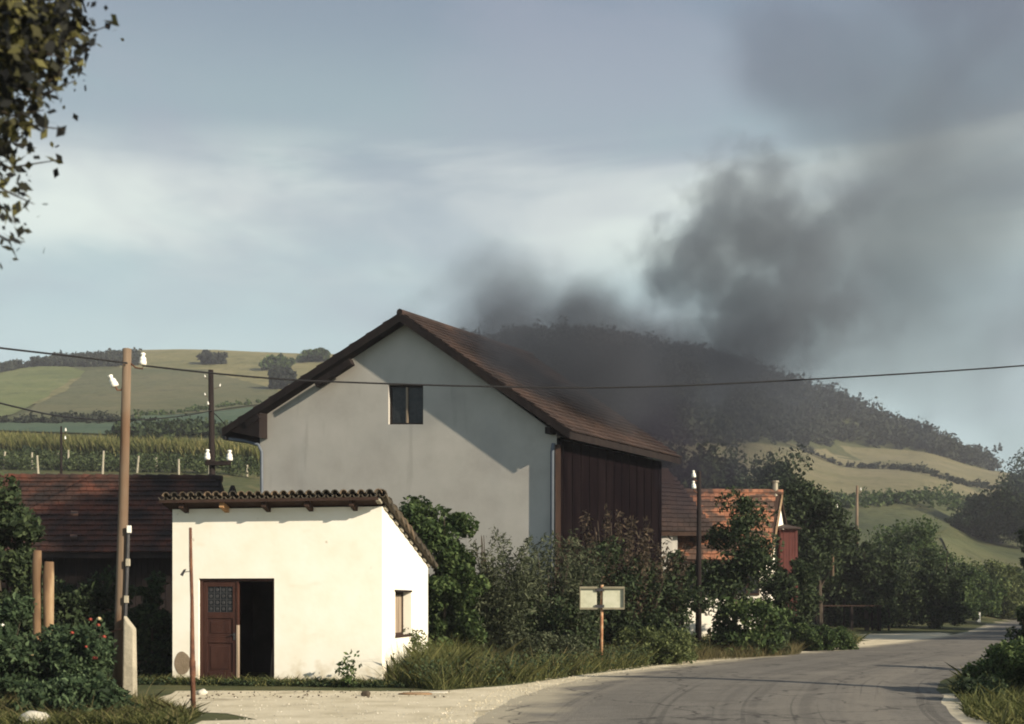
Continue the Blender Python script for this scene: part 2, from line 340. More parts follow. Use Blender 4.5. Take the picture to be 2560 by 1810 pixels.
field('tan_field', [(1960,1108),(2100,1116),(2520,1184),(2520,1224),(2240,1174),(2000,1124)], M('field_tan'), .25, 8)
field('stubble_field', [(1500,1090),(1860,1112),(2000,1126),(2240,1176),(2520,1228),(2520,1256),(2050,1268),(1860,1262),(1500,1240)], M('field_tan'), .25, 6)
field('meadow', [(1960,1270),(2060,1264),(2400,1252),(2440,1300),(2330,1345),(2080,1400),(1960,1400)], M('field_mid'), .22, 5)
field('yellow_field', [(2350,1346),(2540,1360),(2640,1366),(2660,1425),(2520,1425),(2380,1410)], M('field_mid'), .22, 4)

def sheet(name, poly, z, m, uv=None):
    me = bpy.data.meshes.new(name); me.from_pydata([(p[0], p[1], z) for p in poly], [], [tuple(range(len(poly)))]); me.update()
    o = link(name, me, m); return tag(o, None, None, None, 'structure')
def catmull(pts, n=8):
    out = []; Pn = [Vector(p) for p in pts]; Pn = [2*Pn[0]-Pn[1]]+Pn+[2*Pn[-1]-Pn[-2]]
    for i in range(1, len(Pn)-2):
        for k in range(n):
            t = k/n; a, b, c, d = Pn[i-1:i+3]
            out.append(.5*((2*b)+(c-a)*t+(2*a-5*b+4*c-d)*t*t+(3*b-a-3*c+d)*t**3))
    return out+[Pn[-2]]
RL = catmull([(-3,-40),(-1.6,0),(-.9,12),(-.35,17),(.35,21),(1.9,25.8),(4.2,30),(7.3,35.2),(11.8,41.5),(20.8,56.9),(27.6,71),(34.8,87),(50,118),(75,170)])
RRt = catmull([(5.8,-40),(5.4,0),(5.5,12),(6.0,16),(7.3,20.3),(8.55,23.8),(11.3,29),(15.4,36),(19.8,44.5),(28.5,58),(35,71),(42,86),(57,116),(84,168)])
def roadmesh():
    V = []; fs = []; uv = []; nx = 12; s = 0.; prev = None
    for a, b in zip(RL, RRt):
        mid = (a+b)/2
        if prev: s += (mid-prev).length
        prev = mid
        for k in range(nx+1):
            t = k/nx; p = a.lerp(b, t); ja = (mnoise.noise((s*.7, 4, 0))*.16+mnoise.noise((s*2.5, 9, 0))*.06) if k in (0, nx) else 0
            V.append((p.x+ja, p.y, .012+.05*math.sin(math.pi*t)+max(0, tz(p.x, p.y)))); uv.append((t*7, s))
    for j in range(len(RL)-1):
        for k in range(nx): i = j*(nx+1)+k; fs.append((i, i+1, i+nx+2, i+nx+1))
    me = bpy.data.meshes.new('road'); me.from_pydata(V, [], fs); me.update()
    ul = me.uv_layers.new(name='UVMap')
    for l in me.loops: ul.data[l.index].uv = uv[l.vertex_index]
    return link('road', me, M('asphalt'), smooth=True)
road = roadmesh(); tag(road, 'grey asphalt road curving to the right', None, None, 'structure')
def asphalt_wear():
    m = M('asphalt'); nt = m.node_tree; N = nt.nodes; L = nt.links; b = N['Principled BSDF']
    def put(fac, col):
        src = b.inputs['Base Color'].links[0].from_socket
        x = N.new('ShaderNodeMix'); x.data_type = 'RGBA'; L.new(fac, x.inputs[0]); L.new(src, x.inputs[6]); x.inputs[7].default_value = (*col, 1)
        L.new(x.outputs[2], b.inputs['Base Color'])
    def rng(f, lo, hi, amt):
        mr = N.new('ShaderNodeMapRange'); mr.inputs[1].default_value = lo; mr.inputs[2].default_value = hi; mr.inputs[4].default_value = amt
        mr.interpolation_type = 'SMOOTHSTEP'; L.new(f, mr.inputs[0]); return mr.outputs[0]
    def streak(scale, sy, lo, hi, col, amt, loc=0):
        mp = N.new('ShaderNodeMapping'); mp.inputs['Scale'].default_value = (1, sy, 1); mp.inputs['Location'].default_value = (loc, loc, 0)
        L.new(N.new('ShaderNodeTexCoord').outputs['UV'], mp.inputs[0])
        n = N.new('ShaderNodeTexNoise'); n.inputs['Scale'].default_value = scale; n.inputs['Detail'].default_value = 3; n.inputs['Distortion'].default_value = .15
        L.new(mp.outputs[0], n.inputs['Vector']); put(rng(n.outputs[0], lo, hi, amt), col)
    pos = N.new('ShaderNodeNewGeometry').outputs['Position']
    def blotch(scale, lo, hi, col, amt, detail=6):
        n = N.new('ShaderNodeTexNoise'); n.inputs['Scale'].default_value = scale; n.inputs['Detail'].default_value = detail; L.new(pos, n.inputs['Vector'])
        put(rng(n.outputs[0], lo, hi, amt), col)
    streak(1.1, .006, .5, .66, (.19,.175,.15), .6, 3); streak(2.6, .008, .52, .68, (.085,.08,.074), .5); streak(7., .006, .60, .66, (.05,.048,.046), .5, 7)
    blotch(.5, .52, .7, (.20,.185,.16), .5); blotch(9, .55, .7, (.07,.067,.062), .6); blotch(45, .58, .72, (.27,.25,.22), .6, 2)
    sx = N.new('ShaderNodeSeparateXYZ'); L.new(N.new('ShaderNodeTexCoord').outputs['UV'], sx.inputs[0])
    en = N.new('ShaderNodeTexNoise'); en.inputs['Scale'].default_value = .8; en.inputs['Detail'].default_value = 6; L.new(pos, en.inputs['Vector'])
    ml = N.new('ShaderNodeMath'); ml.operation = 'MULTIPLY_ADD'; L.new(en.outputs[0], ml.inputs[0]); ml.inputs[1].default_value = -2.6; L.new(sx.outputs[0], ml.inputs[2])
    put(rng(ml.outputs[0], -.15, -1.15, .8), (.40,.36,.27))             # dust and grit washed onto the edge
    nw = N.new('ShaderNodeTexNoise'); nw.inputs['Scale'].default_value = 1.3; L.new(pos, nw.inputs['Vector'])
    ad = N.new('ShaderNodeVectorMath'); ad.operation = 'ADD'; L.new(pos, ad.inputs[0]); L.new(nw.outputs[1], ad.inputs[1])
    vo = N.new('ShaderNodeTexVoronoi'); vo.feature = 'DISTANCE_TO_EDGE'; vo.inputs['Scale'].default_value = .42; L.new(ad.outputs[0], vo.inputs['Vector'])
    put(rng(vo.outputs[0], .014, .004, .75), (.035,.033,.032))
    g = N.new('ShaderNodeTexNoise'); g.inputs['Scale'].default_value = 38; g.inputs['Detail'].default_value = 4; L.new(pos, g.inputs['Vector'])
    bp = N.new('ShaderNodeBump'); bp.inputs['Strength'].default_value = .6; bp.inputs['Distance'].default_value = .02; L.new(g.outputs[0], bp.inputs['Height']); L.new(bp.outputs[0], b.inputs['Normal'])
asphalt_wear()
gp = lambda *a: [(G(x, y).x, G(x, y).y) for x, y in a]
def ragged(poly, amp=.25, step=.6, seed=0):
    out = []
    for k in range(len(poly)):
        a = Vector(poly[k]); b = Vector(poly[(k+1)%len(poly)]); n = max(1, int((b-a).length/step))
        nn = (b-a).normalized(); nn = Vector((-nn.y, nn.x))
        for q in range(n):
            c = a.lerp(b, q/n); out.append(c+nn*(mnoise.noise((c.x*.8, c.y*.8, seed))*amp+mnoise.noise((c.x*3, c.y*3, seed))*amp*.4))
    return out
yard = gp((395,1752),(440,1728),(700,1726),(1000,1729),(1130,1727),(1300,1711),(1500,1683),(1700,1656),(1900,1632),(2125,1606))+[(12.6,41.5),(8,34.5),(3,27),(2,20),(3,8),(2,-30),(-5,-30),(-4.6,8),(-4.3,13),(-4.1,15.9)]+gp((640,1800),(560,1785),(470,1780))
sheet('dirt_yard', ragged(yard, .22), .006, M('dirt'))
sheet('dirt_turnout', ragged(gp((2118,1566),(2140,1622),(2385,1592),(2350,1580),(2250,1572)), .5, 1.), .007, M('dirt'))
sheet('dirt_patch', ragged(gp((2336,1565),(2480,1575),(2480,1566),(2400,1560)), .5, 1.), .008, M('dirt'))
sheet('road_shoulder', ragged([(5.2,4),(5.1,14),(5.6,17.5),(6.5,19.8),(7.6,20.8),(8.3,20.2),(7.4,17),(6.8,14),(6.6,4)], .2, .6), .009, M('dirt'))

# ------------------------------------------------------------------ foliage
def rand_frames(n, up=0.):
    a = RNG.normal(size=(n, 3)); a[:, 2] += up; a /= np.linalg.norm(a, axis=1)[:, None]
    b = RNG.normal(size=(n, 3)); b -= (b*a).sum(1)[:, None]*a; b /= np.linalg.norm(b, axis=1)[:, None]
    return a, b
def leaf_mesh(name, C, size, m, parent=None, ratio=.5, up=0., var=.35, smooth=False):
    n = len(C); a, b = rand_frames(n, up); s = size*(1+var*RNG.normal(size=(n, 1))).clip(.3, 2.2)
    V = np.stack([C-a*s, C+b*s*ratio-a*s*.1, C+a*s, C-b*s*ratio-a*s*.1], 1).reshape(-1, 3)
    return link(name, npmesh(name, V, 4), m, parent)
def clumps(c, r, n, k, cr, shell=.55, bottom=-1.):
    """leaf centres in clumps spread through an uneven ellipsoid"""
    c = np.array(c, float); r = np.array(r, float); K = []
    while len(K) < k:
        q = RNG.normal(size=3); q /= np.linalg.norm(q); q *= RNG.uniform(shell, 1.05)**.7
        if q[2] > bottom: K.append(c+q*r*(1+.12*RNG.normal()))
    K = np.array(K); R = cr*RNG.uniform(.6, 1.35, size=k)
    idx = RNG.integers(0, k, n); d = RNG.normal(size=(n, 3)); d /= np.linalg.norm(d, axis=1)[:, None]
    d *= (RNG.uniform(.1, 1.1, size=(n, 1))**.5)
    return K[idx]+d*R[idx][:, None]*np.array([1, 1, .85])
def sprays(base, top, rad, n, k):
    """leaves strung along upright shoots (willow-like)"""
    base = np.array(base, float); out = []
    for i in range(k):
        a = RNG.uniform(0, 2*math.pi); q = math.sqrt(RNG.uniform()); x = base+np.array([math.cos(a)*rad[0]*q*.7, math.sin(a)*rad[1]*q*.7, 0])
        h = (top-base[2])*RNG.uniform(.6, 1.)*(1-.28*q*q); tip = x+np.array([math.cos(a)*rad[0]*q*.45, math.sin(a)*rad[1]*q*.45, h])
        m_ = max(4, n//k); t = RNG.uniform(.08, 1, size=(m_, 1))**.8
        out.append(x+(tip-x)*t+RNG.normal(size=(m_, 3))*np.array([.13, .13, .09])*(1.25-t*.8))
    return np.concatenate(out)
def stems(parent, base, top, rad, k=5, r=.035, m='bark', name='stem'):
    mb = MB(); base = Vector(base)
    for i in range(k):
        a = random.uniform(0, 6.28); q = random.uniform(.1, .7)
        tip = base+Vector((math.cos(a)*rad[0]*q, math.sin(a)*rad[1]*q, (top-base.z)*random.uniform(.6, .88)))
        p0 = base+Vector((math.cos(a)*.12, math.sin(a)*.12, -.1)); mid = p0.lerp(tip, .5)+Vector((random.uniform(-.1,.1), random.uniform(-.1,.1), .1))
        mb.tube([p0, mid, tip], [r, r*.65, r*.2], 5)
    return obj(name, mb, M(m), parent)
def bush(name, label, cat, px, Y, wpx, top, m, n, leaf=.06, ground=None, depth=None, kind='round', group=None, k=None, ratio=.5, base_row=None, stemk=5):
    x = (px-CX)/F*Y; g = tz(x, Y) if ground is None else ground; zt = HC-(top-HY)/F*Y; w = wpx/F*Y/2; d = depth or w*.9
    t = thing(name, label, cat, (x, Y, g), 0, group); h = zt-g
    if kind == 'round':
        C = clumps((x, Y, g+h*.52), (w*.86, d*.86, h*.46), n, k or 46, max(.16, min(w, h)*.27), .3)
        C = np.concatenate([C, clumps((x, Y, g+h*.2), (w*.88, d*.88, h*.2), n//3, 22, max(.12, min(w, h)*.2), .3)]); C = C[C[:, 2] > g+.02]
    elif kind == 'spray': C = sprays((x, Y, g), zt, (w, d), n, k or 60)
    elif kind == 'column': C = clumps((x, Y, g+h*.5), (w*.8, d*.8, h*.47), n, k or 50, max(.16, w*.35), .2); C = C[C[:, 2] > g]
    leaf_mesh('foliage', C, leaf, M(m), t, ratio)
    stems(t, (x, Y, g), zt, (w, d), stemk, max(.02, h*.011))
    return t
def tree(name, label, px, Y, wpx, top, crown_bottom, m, n, leaf, group=None, k=40, shell=.35, trunk_r=None, cat='tree', ground=None):
    x = (px-CX)/F*Y; g = tz(x, Y) if ground is None else ground; zt = HC-(top-HY)/F*Y; zb = HC-(crown_bottom-HY)/F*Y; zb = max(zb, g+.4)
    w = wpx/F*Y/2; h = zt-zb; t = thing(name, label, cat, (x, Y, g), 0, group)
    C = clumps((x, Y, (zt+zb)/2), (w*.85, w*.8, h*.46), n, k, min(w, h)*.34, shell); C = C[C[:, 2] > g+.1]
    leaf_mesh('crown', C, leaf, M(m), t)
    mb = MB(); r = trunk_r or max(.06, (zt-g)*.02); c = Vector((x, Y, g))
    top_ = Vector((x+random.uniform(-.2,.2), Y, g+(zt-g)*.8)); mb.tube([c-Vector((0,0,.3)), c.lerp(top_, .4), top_], [r*1.2, r*.8, r*.2], 7)
    for i in range(7):
        a = random.uniform(0, 6.28); s0 = c.lerp(top_, random.uniform(.3, .75))
        e = s0+Vector((math.cos(a)*w*.7, math.sin(a)*w*.7, random.uniform(.15, .4)*h)); mb.tube([s0, s0.lerp(e, .5)+Vector((0,0,.08*h)), e], [r*.45, r*.25, r*.08], 5)
    obj('trunk', mb, M('bark'), t); return t
def blades(name, pts, h, m, w=.012, lean=.35, var=.4, parent=None):
    n = len(pts); a = RNG.uniform(0, 2*math.pi, n); hh = (h*(1+var*RNG.normal(size=n))).clip(h*.25, h*2.2) if np.isscalar(h) else h*(1+var*RNG.normal(size=n)).clip(.3, 2)
    s = np.stack([np.cos(a), np.sin(a), 0*a], 1)*w; d = RNG.normal(size=(n, 3))*lean; d[:, 2] = 1; d *= hh[:, None]
    V = np.stack([pts-s, pts+s, pts+d*.55+s*.8+0, pts+d*np.array([1.35,1.35,1]), pts+d*.55-s*.8], 1)
    V = V.reshape(-1, 3); return link(name, npmesh(name, V, 5), m, parent)
def scatter(poly, n, zf=None):
    x0, x1 = min(p[0] for p in poly), max(p[0] for p in poly); y0, y1 = min(p[1] for p in poly), max(p[1] for p in poly)
    X = RNG.uniform(x0, x1, n*3); Yy = RNG.uniform(y0, y1, n*3); k = in_poly(X, Yy, [tuple(p) for p in poly]); X = X[k][:n]; Yy = Yy[k][:n]
    return np.stack([X, Yy, terr(X, Yy) if zf is None else np.full(len(X), zf)], 1)

# ------------------------------------------------------------------ tiled roofs
def tile_roof(parent, O, U, V, nu, nv, m, nparts=300, prefer=lambda i, j: 0, thick=.03, proto=[None]):
    """flat interlocking tiles laid in courses; the most visible ones are single parts, the others one joined part"""
    O = Vector(O); U = Vector(U); V = Vector(V); du = U/nu; dv = V/nv; N = U.cross(V).normalized()
    if N.z < 0: N = -N
    cells = [(i, j) for j in range(nv) for i in range(nu)]; cells.sort(key=lambda c: prefer(*c))
    lu, lv = du.length, dv.length; un, vn = du.normalized(), dv.normalized()
    def tile_at(i, j):
        jit = random.uniform(-.006, .006); off = (du*.5 if j % 2 else Vector())
        b = O+du*i+off*.5+dv*j+N*(.012+jit)
        w = lu*.94; L_ = lv*1.12; lo = N*thick*1.7; hi = N*thick*.45
        c = [b, b+un*w, b+un*w+vn*L_, b+vn*L_]
        return [c[0]+lo*.4, c[1]+lo*.4, c[2], c[3], c[0]+lo+N*.01, c[1]+lo+N*.01, c[2]+hi, c[3]+hi]
    base = tile_at(0, 0); b0 = base[0]
    me = bpy.data.meshes.new('tile'); t = MB().hexa([p-b0 for p in base]); me.from_pydata(t.v, [], t.f); me.materials.append(m); me.update()
    inv = wloc(parent).inverted(); R3 = inv.to_3x3().to_4x4()
    for i, j in cells[:nparts]:
        o = bpy.data.objects.new('tile', me); COL.objects.link(o); o.parent = parent
        o.matrix_basis = Matrix.Translation(inv @ tile_at(i, j)[0]) @ R3
    mb = MB()
    for i, j in cells[nparts:]: mb.hexa(tile_at(i, j))
    if mb.v:
        r = obj('tile_courses', mb, m, parent); r['kind'] = 'stuff'

# ------------------------------------------------------------------ the white shed
SR = Vector((-2.476, 22.76, 0)); SA = math.asin(.162)
W_, D_ = 4.243, 3.786; HF, HB = 3.44, 2.40
SL = SR-Vector((math.cos(SA), -math.sin(SA), 0))*W_
shed = thing('shed', 'small white plastered shed with sloping tiled roof and half open brown door', 'shed', SL, -SA)
def sl(mb, name, m, parent=shed, **k): return obj(name, mb, m, parent, wc=False, **k)
dx0, dx1, dz = .545, 2.093, 2.06
T = .22
w = MB(); rt = lambda y: lerp(HF, HB, y/D_)
w.box(0, dx0, 0, T, -.15, HF-.02); w.box(dx1, W_, 0, T, -.15, HF-.02); w.box(dx0, dx1, 0, T, dz, HF-.02)
fw = sl(w, 'front_wall', M('plaster_white'))
w = MB()                                               # side wall with its window opening, sloping top
wy0, wy1, wz0, wz1 = .971, 2.267, .92, 1.81
def sidewall(x0, x1, hole):
    mb = MB()
    def pc(y0, y1, z0, top=None):
        za, zb = (rt(y0)-.02, rt(y1)-.02) if top is None else (top, top)
        mb.hexa([(x0,y0,z0),(x1,y0,z0),(x1,y1,z0),(x0,y1,z0),(x0,y0,za),(x1,y0,za),(x1,y1,zb),(x0,y1,zb)])
    if hole: pc(T, wy0, -.15); pc(wy1, D_, -.15); pc(wy0, wy1, -.15, wz0); pc(wy0, wy1, wz1)
    else: pc(T, D_, -.15)
    return mb
sl(sidewall(W_-T, W_, True), 'side_wall', M('plaster_white')); sl(sidewall(0, T, False), 'side_wall', M('plaster_white'))
sl(MB().box(T, W_-T, D_-T, D_, -.15, HB-.02), 'back_wall', M('plaster_white'))
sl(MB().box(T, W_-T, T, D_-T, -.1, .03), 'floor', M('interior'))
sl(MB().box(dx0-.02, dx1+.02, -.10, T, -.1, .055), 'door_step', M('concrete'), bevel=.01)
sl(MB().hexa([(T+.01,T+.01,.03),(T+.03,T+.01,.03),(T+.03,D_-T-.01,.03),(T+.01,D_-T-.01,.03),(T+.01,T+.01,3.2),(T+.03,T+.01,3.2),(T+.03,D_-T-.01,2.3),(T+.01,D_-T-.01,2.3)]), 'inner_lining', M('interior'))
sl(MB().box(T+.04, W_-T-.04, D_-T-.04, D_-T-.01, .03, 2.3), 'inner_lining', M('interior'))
# window: recessed timber shutter of upright boards
win = sl(MB().box(W_-T+.0, W_-T+.05, wy0, wy0+.06, wz0, wz1).box(W_-T, W_-T+.05, wy1-.06, wy1, wz0, wz1).box(W_-T, W_-T+.05, wy0+.06, wy1-.06, wz1-.06, wz1).box(W_-T, W_-T+.05, wy0+.06, wy1-.06, wz0, wz0+.05), 'window', M('wood_eave'))
for k in range(9):
    y = lerp(wy0+.065, wy1-.065, k/9); sl(MB().box(W_-T+.005+.006*(k%2), W_-T+.028+.006*(k%2), y, y+.122, wz0+.05, wz1-.06), 'board', M('wood_grey'), win)
sl(MB().box(W_-T+.055, W_+.015, wy0-.02, wy1+.02, wz0-.035, wz0+.004), 'window_sill', M('wood_eave'))
sl(MB().box(W_-T+.055, W_+.01, wy0-.05, wy1+.05, wz1-.004, wz1+.035), 'window_lintel', M('wood_dark'))
# door: one leaf shut, its mate open; frame round the opening
fr = MB().box(dx0, dx0+.06, .05, .14, .056, dz-.002).box(dx1-.05, dx1, .05, .14, .056, dz-.002).box(dx0+.06, dx1-.05, .05, .14, dz-.055, dz-.002)
sl(fr, 'door_frame', M('door_paint'))
lx0, lx1 = dx0+.065, 1.30; lz0, lz1 = .07, dz-.06
door = MB()
st_ = .085
door.box(lx0, lx0+st_, .07, .115, lz0, lz1); door.box(lx1-st_, lx1, .07, .115, lz0, lz1)
for a, b in ((lz0, lz0+.16), (.80, .93), (1.28, 1.40), (lz1-.10, lz1)): door.box(lx0+st_, lx1-st_, .07, .115, a, b)
dr = sl(door, 'door', M('door_paint'), bevel=.004)
for a, b in ((lz0+.16, .80), (.93, 1.28)):
    sl(MB().box(lx0+st_, lx1-st_, .088, .10, a, b).box(lx0+st_+.06, lx1-st_-.06, .078, .088, a+.06, b-.06), 'door_panel', M('door_paint'), dr, bevel=.004)
gx0, gx1, gz0, gz1 = lx0+st_, lx1-st_, 1.40, lz1-.10
sl(MB().box(gx0, gx1, .094, .10, gz0, gz1), 'pane', M('glass_dark'), dr)
gr = MB()
for k in range(1, 4): x = lerp(gx0, gx1, k/4); gr.box(x-.006, x+.006, .082, .0935, gz0, gz1)
for k in range(1, 4): z = lerp(gz0, gz1, k/4); gr.box(gx0, gx1, .083, .0925, z-.006, z+.006)
for k in range(4):
    for q in range(4):
        x = lerp(gx0, gx1, (k+.5)/4); z = lerp(gz0, gz1, (q+.5)/4); gr.lathe((x, .082, z), [(.03,0),(.034,.005),(.03,.01)], 8, (0,1,0))
sl(gr, 'grille', M('metal_dark'), dr)
sl(MB().box(lx1-.07, lx1-.03, .058, .069, .86, 1.0).tube([(lx1-.05,.05,.96),(lx1-.05,.03,.96),(lx1-.13,.03,.955)], .009, 6), 'handle', M('metal_dark'), dr)
sl(MB().box(lx1, lx1+.035, .055, .13, lz0, 1.15), 'meeting_strip', M('wood_grey'), dr)
sl(MB().box(lx1, lx1+.035, .055, .13, 1.151, lz1), 'meeting_strip', M('door_paint'), dr)
sl(MB().box(dx1-.10, dx1-.055, .15, .87, .07, dz-.07), 'open_door', M('door_paint'), bevel=.004)
# plaster damage and a smoky smudge on the front wall, wire along the foot of it
pa = MB(); pts = []
for k in range(28):
    t = 2*math.pi*k/28; r = 1+.07*mnoise.noise((math.cos(t)*1.5, math.sin(t)*1.5, 2.)); pts.append((.20+.17*math.cos(t)*r*(1.0 if math.cos(t) > 0 else .95), -.004, .40+.225*math.sin(t)*r))
pa.slab(pts, (0, .012, 0)); sl(pa, 'bare_plaster_patch', M('bare_patch'))
sl(MB().tube([(-.02,-.015,.10),(.25,-.013,.095),(.5,-.015,.10)], .008, 5), 'cable', M('wire_black'))
# roof: boards, rafters, cover tiles laid one by one over a bed of pan tiles
ov = .30; sl_dir = Vector((0, D_+.25+ov, -(HF-HB)/D_*(D_+.25+ov))); sn = Vector((0, (HF-HB)/D_, 1)).normalized(); sv = sl_dir.normalized()
R0 = Vector((-.12, -ov, HF+(HF-HB)/D_*ov+.10)); RW = W_+.24
roof = sl(MB().slab([R0-sn*.05, R0-sn*.05+Vector((RW-.14,0,0)), R0-sn*.05+Vector((RW-.14,0,0))+sl_dir, R0-sn*.05+sl_dir], -sn*.03), 'roof', M('wood_eave'))
for x in (.30, 1.13, 1.98, 2.84, 3.72):
    a = R0+Vector((x+.12, .06, 0))-sn*.155; sl(MB().beam(a, a+sl_dir*.97, .09, .11), 'rafter', M('wood_eave' if x != 1.13 else 'wood_orange'), roof, bevel=.006)
sl(MB().beam(R0-sn*.085+Vector((0,-.012,0)), R0-sn*.085+Vector((RW-.1,-.012,0)), .025, .05), 'fascia_board', M('wood_eave'), roof)
ncol, nrow = 26, 11; pitch = (RW-.06)/ncol; tl = sl_dir.length/nrow
def arc_tile(r0, r1, L_, th, seg=6, flip=1):
    mb = MB(); n = seg+1
    for (y, r) in ((0, r0), (L_, r1)):
        for rr in (r, r-th):
            for k in range(n):
                t = math.pi*k/seg; mb.v.append((math.cos(t)*rr, y, math.sin(t)*rr*flip))
    for k in range(seg):
        mb.f += [(k, k+1, 2*n+k+1, 2*n+k), (n+k+1, n+k, 3*n+k, 3*n+k+1), (k+1, k, n+k, n+k+1), (2*n+k, 2*n+k+1, 3*n+k+1, 3*n+k)]
    mb.f += [(0, 2*n, 3*n, n), (seg, n+seg, 3*n+seg, 2*n+seg)]; return mb
cov = arc_tile(.080, .062, tl*1.18, .015)
cm = bpy.data.meshes.new('tile'); cm.from_pydata(cov.v, [], cov.f); cm.materials.append(M('tile_old')); cm.update()
basis = Matrix((Vector((1,0,0)), sv, sn)).transposed().to_4x4()
for i in range(ncol):
    for j in range(nrow):
        o = bpy.data.objects.new('tile', cm); COL.objects.link(o); o.parent = roof
        p = R0+Vector((.03+pitch*(i+.5), 0, 0))+sv*(tl*j-.01+random.uniform(-.012,.012))+sn*(.03+random.uniform(0,.012))
        o.matrix_basis = Matrix.Translation(p) @ basis @ Matrix.Rotation(random.uniform(-.03,.03), 4, 'Z') @ Matrix.Rotation(-.035, 4, 'X')
vt = arc_tile(.125, .085, tl*1.12, .02); vm = bpy.data.meshes.new('verge_tile'); vm.from_pydata(vt.v, [], vt.f); vm.materials.append(M('tile_old')); vm.update()
for j in range(nrow):
    o = bpy.data.objects.new('verge_tile', vm); COL.objects.link(o); o.parent = roof
    o.matrix_basis = Matrix.Translation(R0+Vector((RW-.06,0,0))+sv*(tl*j)+sn*(-.005)) @ basis @ Matrix.Rotation(.35+random.uniform(-.05,.05), 4, 'Y') @ Matrix.Rotation(-.09, 4, 'X')
    c = R0+Vector((RW-.125,0,0))+sv*(tl*j+.03)-sn*.085
    sl(MB().beam(c, c+sv*tl*random.uniform(.42,.6), .10, .075, tuple(sn)), 'mortar', M('concrete'), roof, bevel=.02)
pan = MB()
for i in range(ncol+1):
    for j in range(nrow):
        pt = arc_tile(.07, .08, tl*1.15, .013, 4, -1); off = R0+Vector((.03+pitch*i, 0, 0))+sv*(tl*j)+sn*.012
        pan.add([off+Vector((v[0],0,0))+sv*v[1]+sn*v[2] for v in pt.v], pt.f)
pn = sl(pan, 'pan_tiles', M('tile_old'), roof); pn['kind'] = 'stuff'
# what stands inside the doorway
tb = thing('board', 'pale board leaning in the dark behind the open shed door', 'board', shed.matrix_basis @ Vector((1.85, .75, .03)), -SA)
sl(MB().hexa([(-.14,0,0),(.2,0,0),(.2,.03,0),(-.14,.03,0),(-.12,.12,.78),(.2,.12,.80),(.2,.15,.80),(-.12,.15,.78)]), 'panel', M('wood_grey'), tb, bevel=.005)

# ------------------------------------------------------------------ big house, gable end towards the road
th = math.radians(22); ph = math.radians(33); A0 = Vector(((1000-CX)/F*38, 38, 0)); gd = Vector((math.cos(th), -math.sin(th), 0)); gn = Vector((-math.sin(th), -math.cos(th), 0))
ax = Vector((math.sin(ph), math.cos(ph), 0))
def GP(px, py, off=0.):                                # point on the gable plane (moved out by off) in line with a surveyed pixel
    d = Vector(((px-CX)/F, 1, -(py-HY)/F)); o = Vector((0,0,HC)); p0 = A0+gn*off; t = (p0-o).dot(gn)/d.dot(gn); return o+d*t
house = thing('house', 'large grey rendered house with steep gable facing the road under smoke', 'house', (A0.x, A0.y, 0))
wl, wr, ap = GP(650, 1048), GP(1392, 1085), GP(1002, 800)
def dn(p, z=-.3): return Vector((p.x, p.y, z))
wq = [GP(971, 962), GP(1058, 962), GP(1058, 1061), GP(971, 1061)]      # attic opening
inn = -gn*.30
def wallmesh():
    mb = MB(); o = [dn(wl), dn(wr), wr, ap, wl]
    bl, br, tr, tl_ = wq[3], wq[2], wq[1], wq[0]
    for d, fl in ((Vector((0,0,0)), 0), (inn, 1)):
        v = [p+d for p in (dn(wl), dn(wr), wr, ap, wl, tl_, tr, br, bl)]
        f = [(0,1,7,8), (1,2,6,7), (2,3,6), (3,5,6), (3,4,5), (4,0,8,5)]
        mb.add(v, [q[::-1] if fl else q for q in f])
    v = [p for p in (tl_, tr, br, bl)]; mb.add(v+[p+inn for p in v], [(0,1,5,4),(1,2,6,5),(2,3,7,6),(3,0,4,7)])
    return mb
obj('gable_wall', wallmesh(), M('plaster_grey'), house)
LEN = 7.1
for k, (p, m) in enumerate(((wl, 'plaster_grey'), (wr, 'barn_shade'))):
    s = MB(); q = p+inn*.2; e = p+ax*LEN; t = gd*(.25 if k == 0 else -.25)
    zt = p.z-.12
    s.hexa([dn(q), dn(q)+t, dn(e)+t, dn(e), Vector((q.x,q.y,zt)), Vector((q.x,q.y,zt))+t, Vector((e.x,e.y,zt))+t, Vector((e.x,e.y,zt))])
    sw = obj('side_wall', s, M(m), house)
    if k == 1:                                         # upright boards of the barn side, shade put into their colour
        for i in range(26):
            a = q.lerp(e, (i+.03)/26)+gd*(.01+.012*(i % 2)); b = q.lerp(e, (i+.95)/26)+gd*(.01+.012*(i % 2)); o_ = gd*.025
            obj('board', MB().hexa([dn(a,0), dn(a,0)+o_, dn(b,0)+o_, dn(b,0), Vector((a.x,a.y,zt-.02)), Vector((a.x,a.y,zt-.02))+o_, Vector((b.x,b.y,zt-.02))+o_, Vector((b.x,b.y,zt-.02))]), M('barn_shade'), sw)
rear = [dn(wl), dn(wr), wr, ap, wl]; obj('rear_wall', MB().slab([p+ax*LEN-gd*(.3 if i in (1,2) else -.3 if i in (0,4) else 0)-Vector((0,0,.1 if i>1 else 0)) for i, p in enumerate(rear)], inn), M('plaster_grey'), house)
wn = obj('window', MB(), M('wood_dark'), house)
def inpl(a, b, c, d, dep0, dep1, nm, m, par):
    obj(nm, MB().slab([a-gn*dep0, b-gn*dep0, c-gn*dep0, d-gn*dep0], -gn*(dep1-dep0)), M(m), par)
def wp(u, v): return (wq[0].lerp(wq[1], u)).lerp(wq[3].lerp(wq[2], u), v)
for u0, u1, v0, v1 in ((0,.05,0,1),(.95,1,0,1),(.05,.95,0,.05),(.05,.95,.95,1)): inpl(wp(u0,v0), wp(u1,v0), wp(u1,v1), wp(u0,v1), .10, .17, 'window_frame', 'wood_dark', wn)
inpl(wp(.475,.05), wp(.525,.05), wp(.525,.95), wp(.475,.95), .08, .17, 'mullion', 'wood_grey', wn)
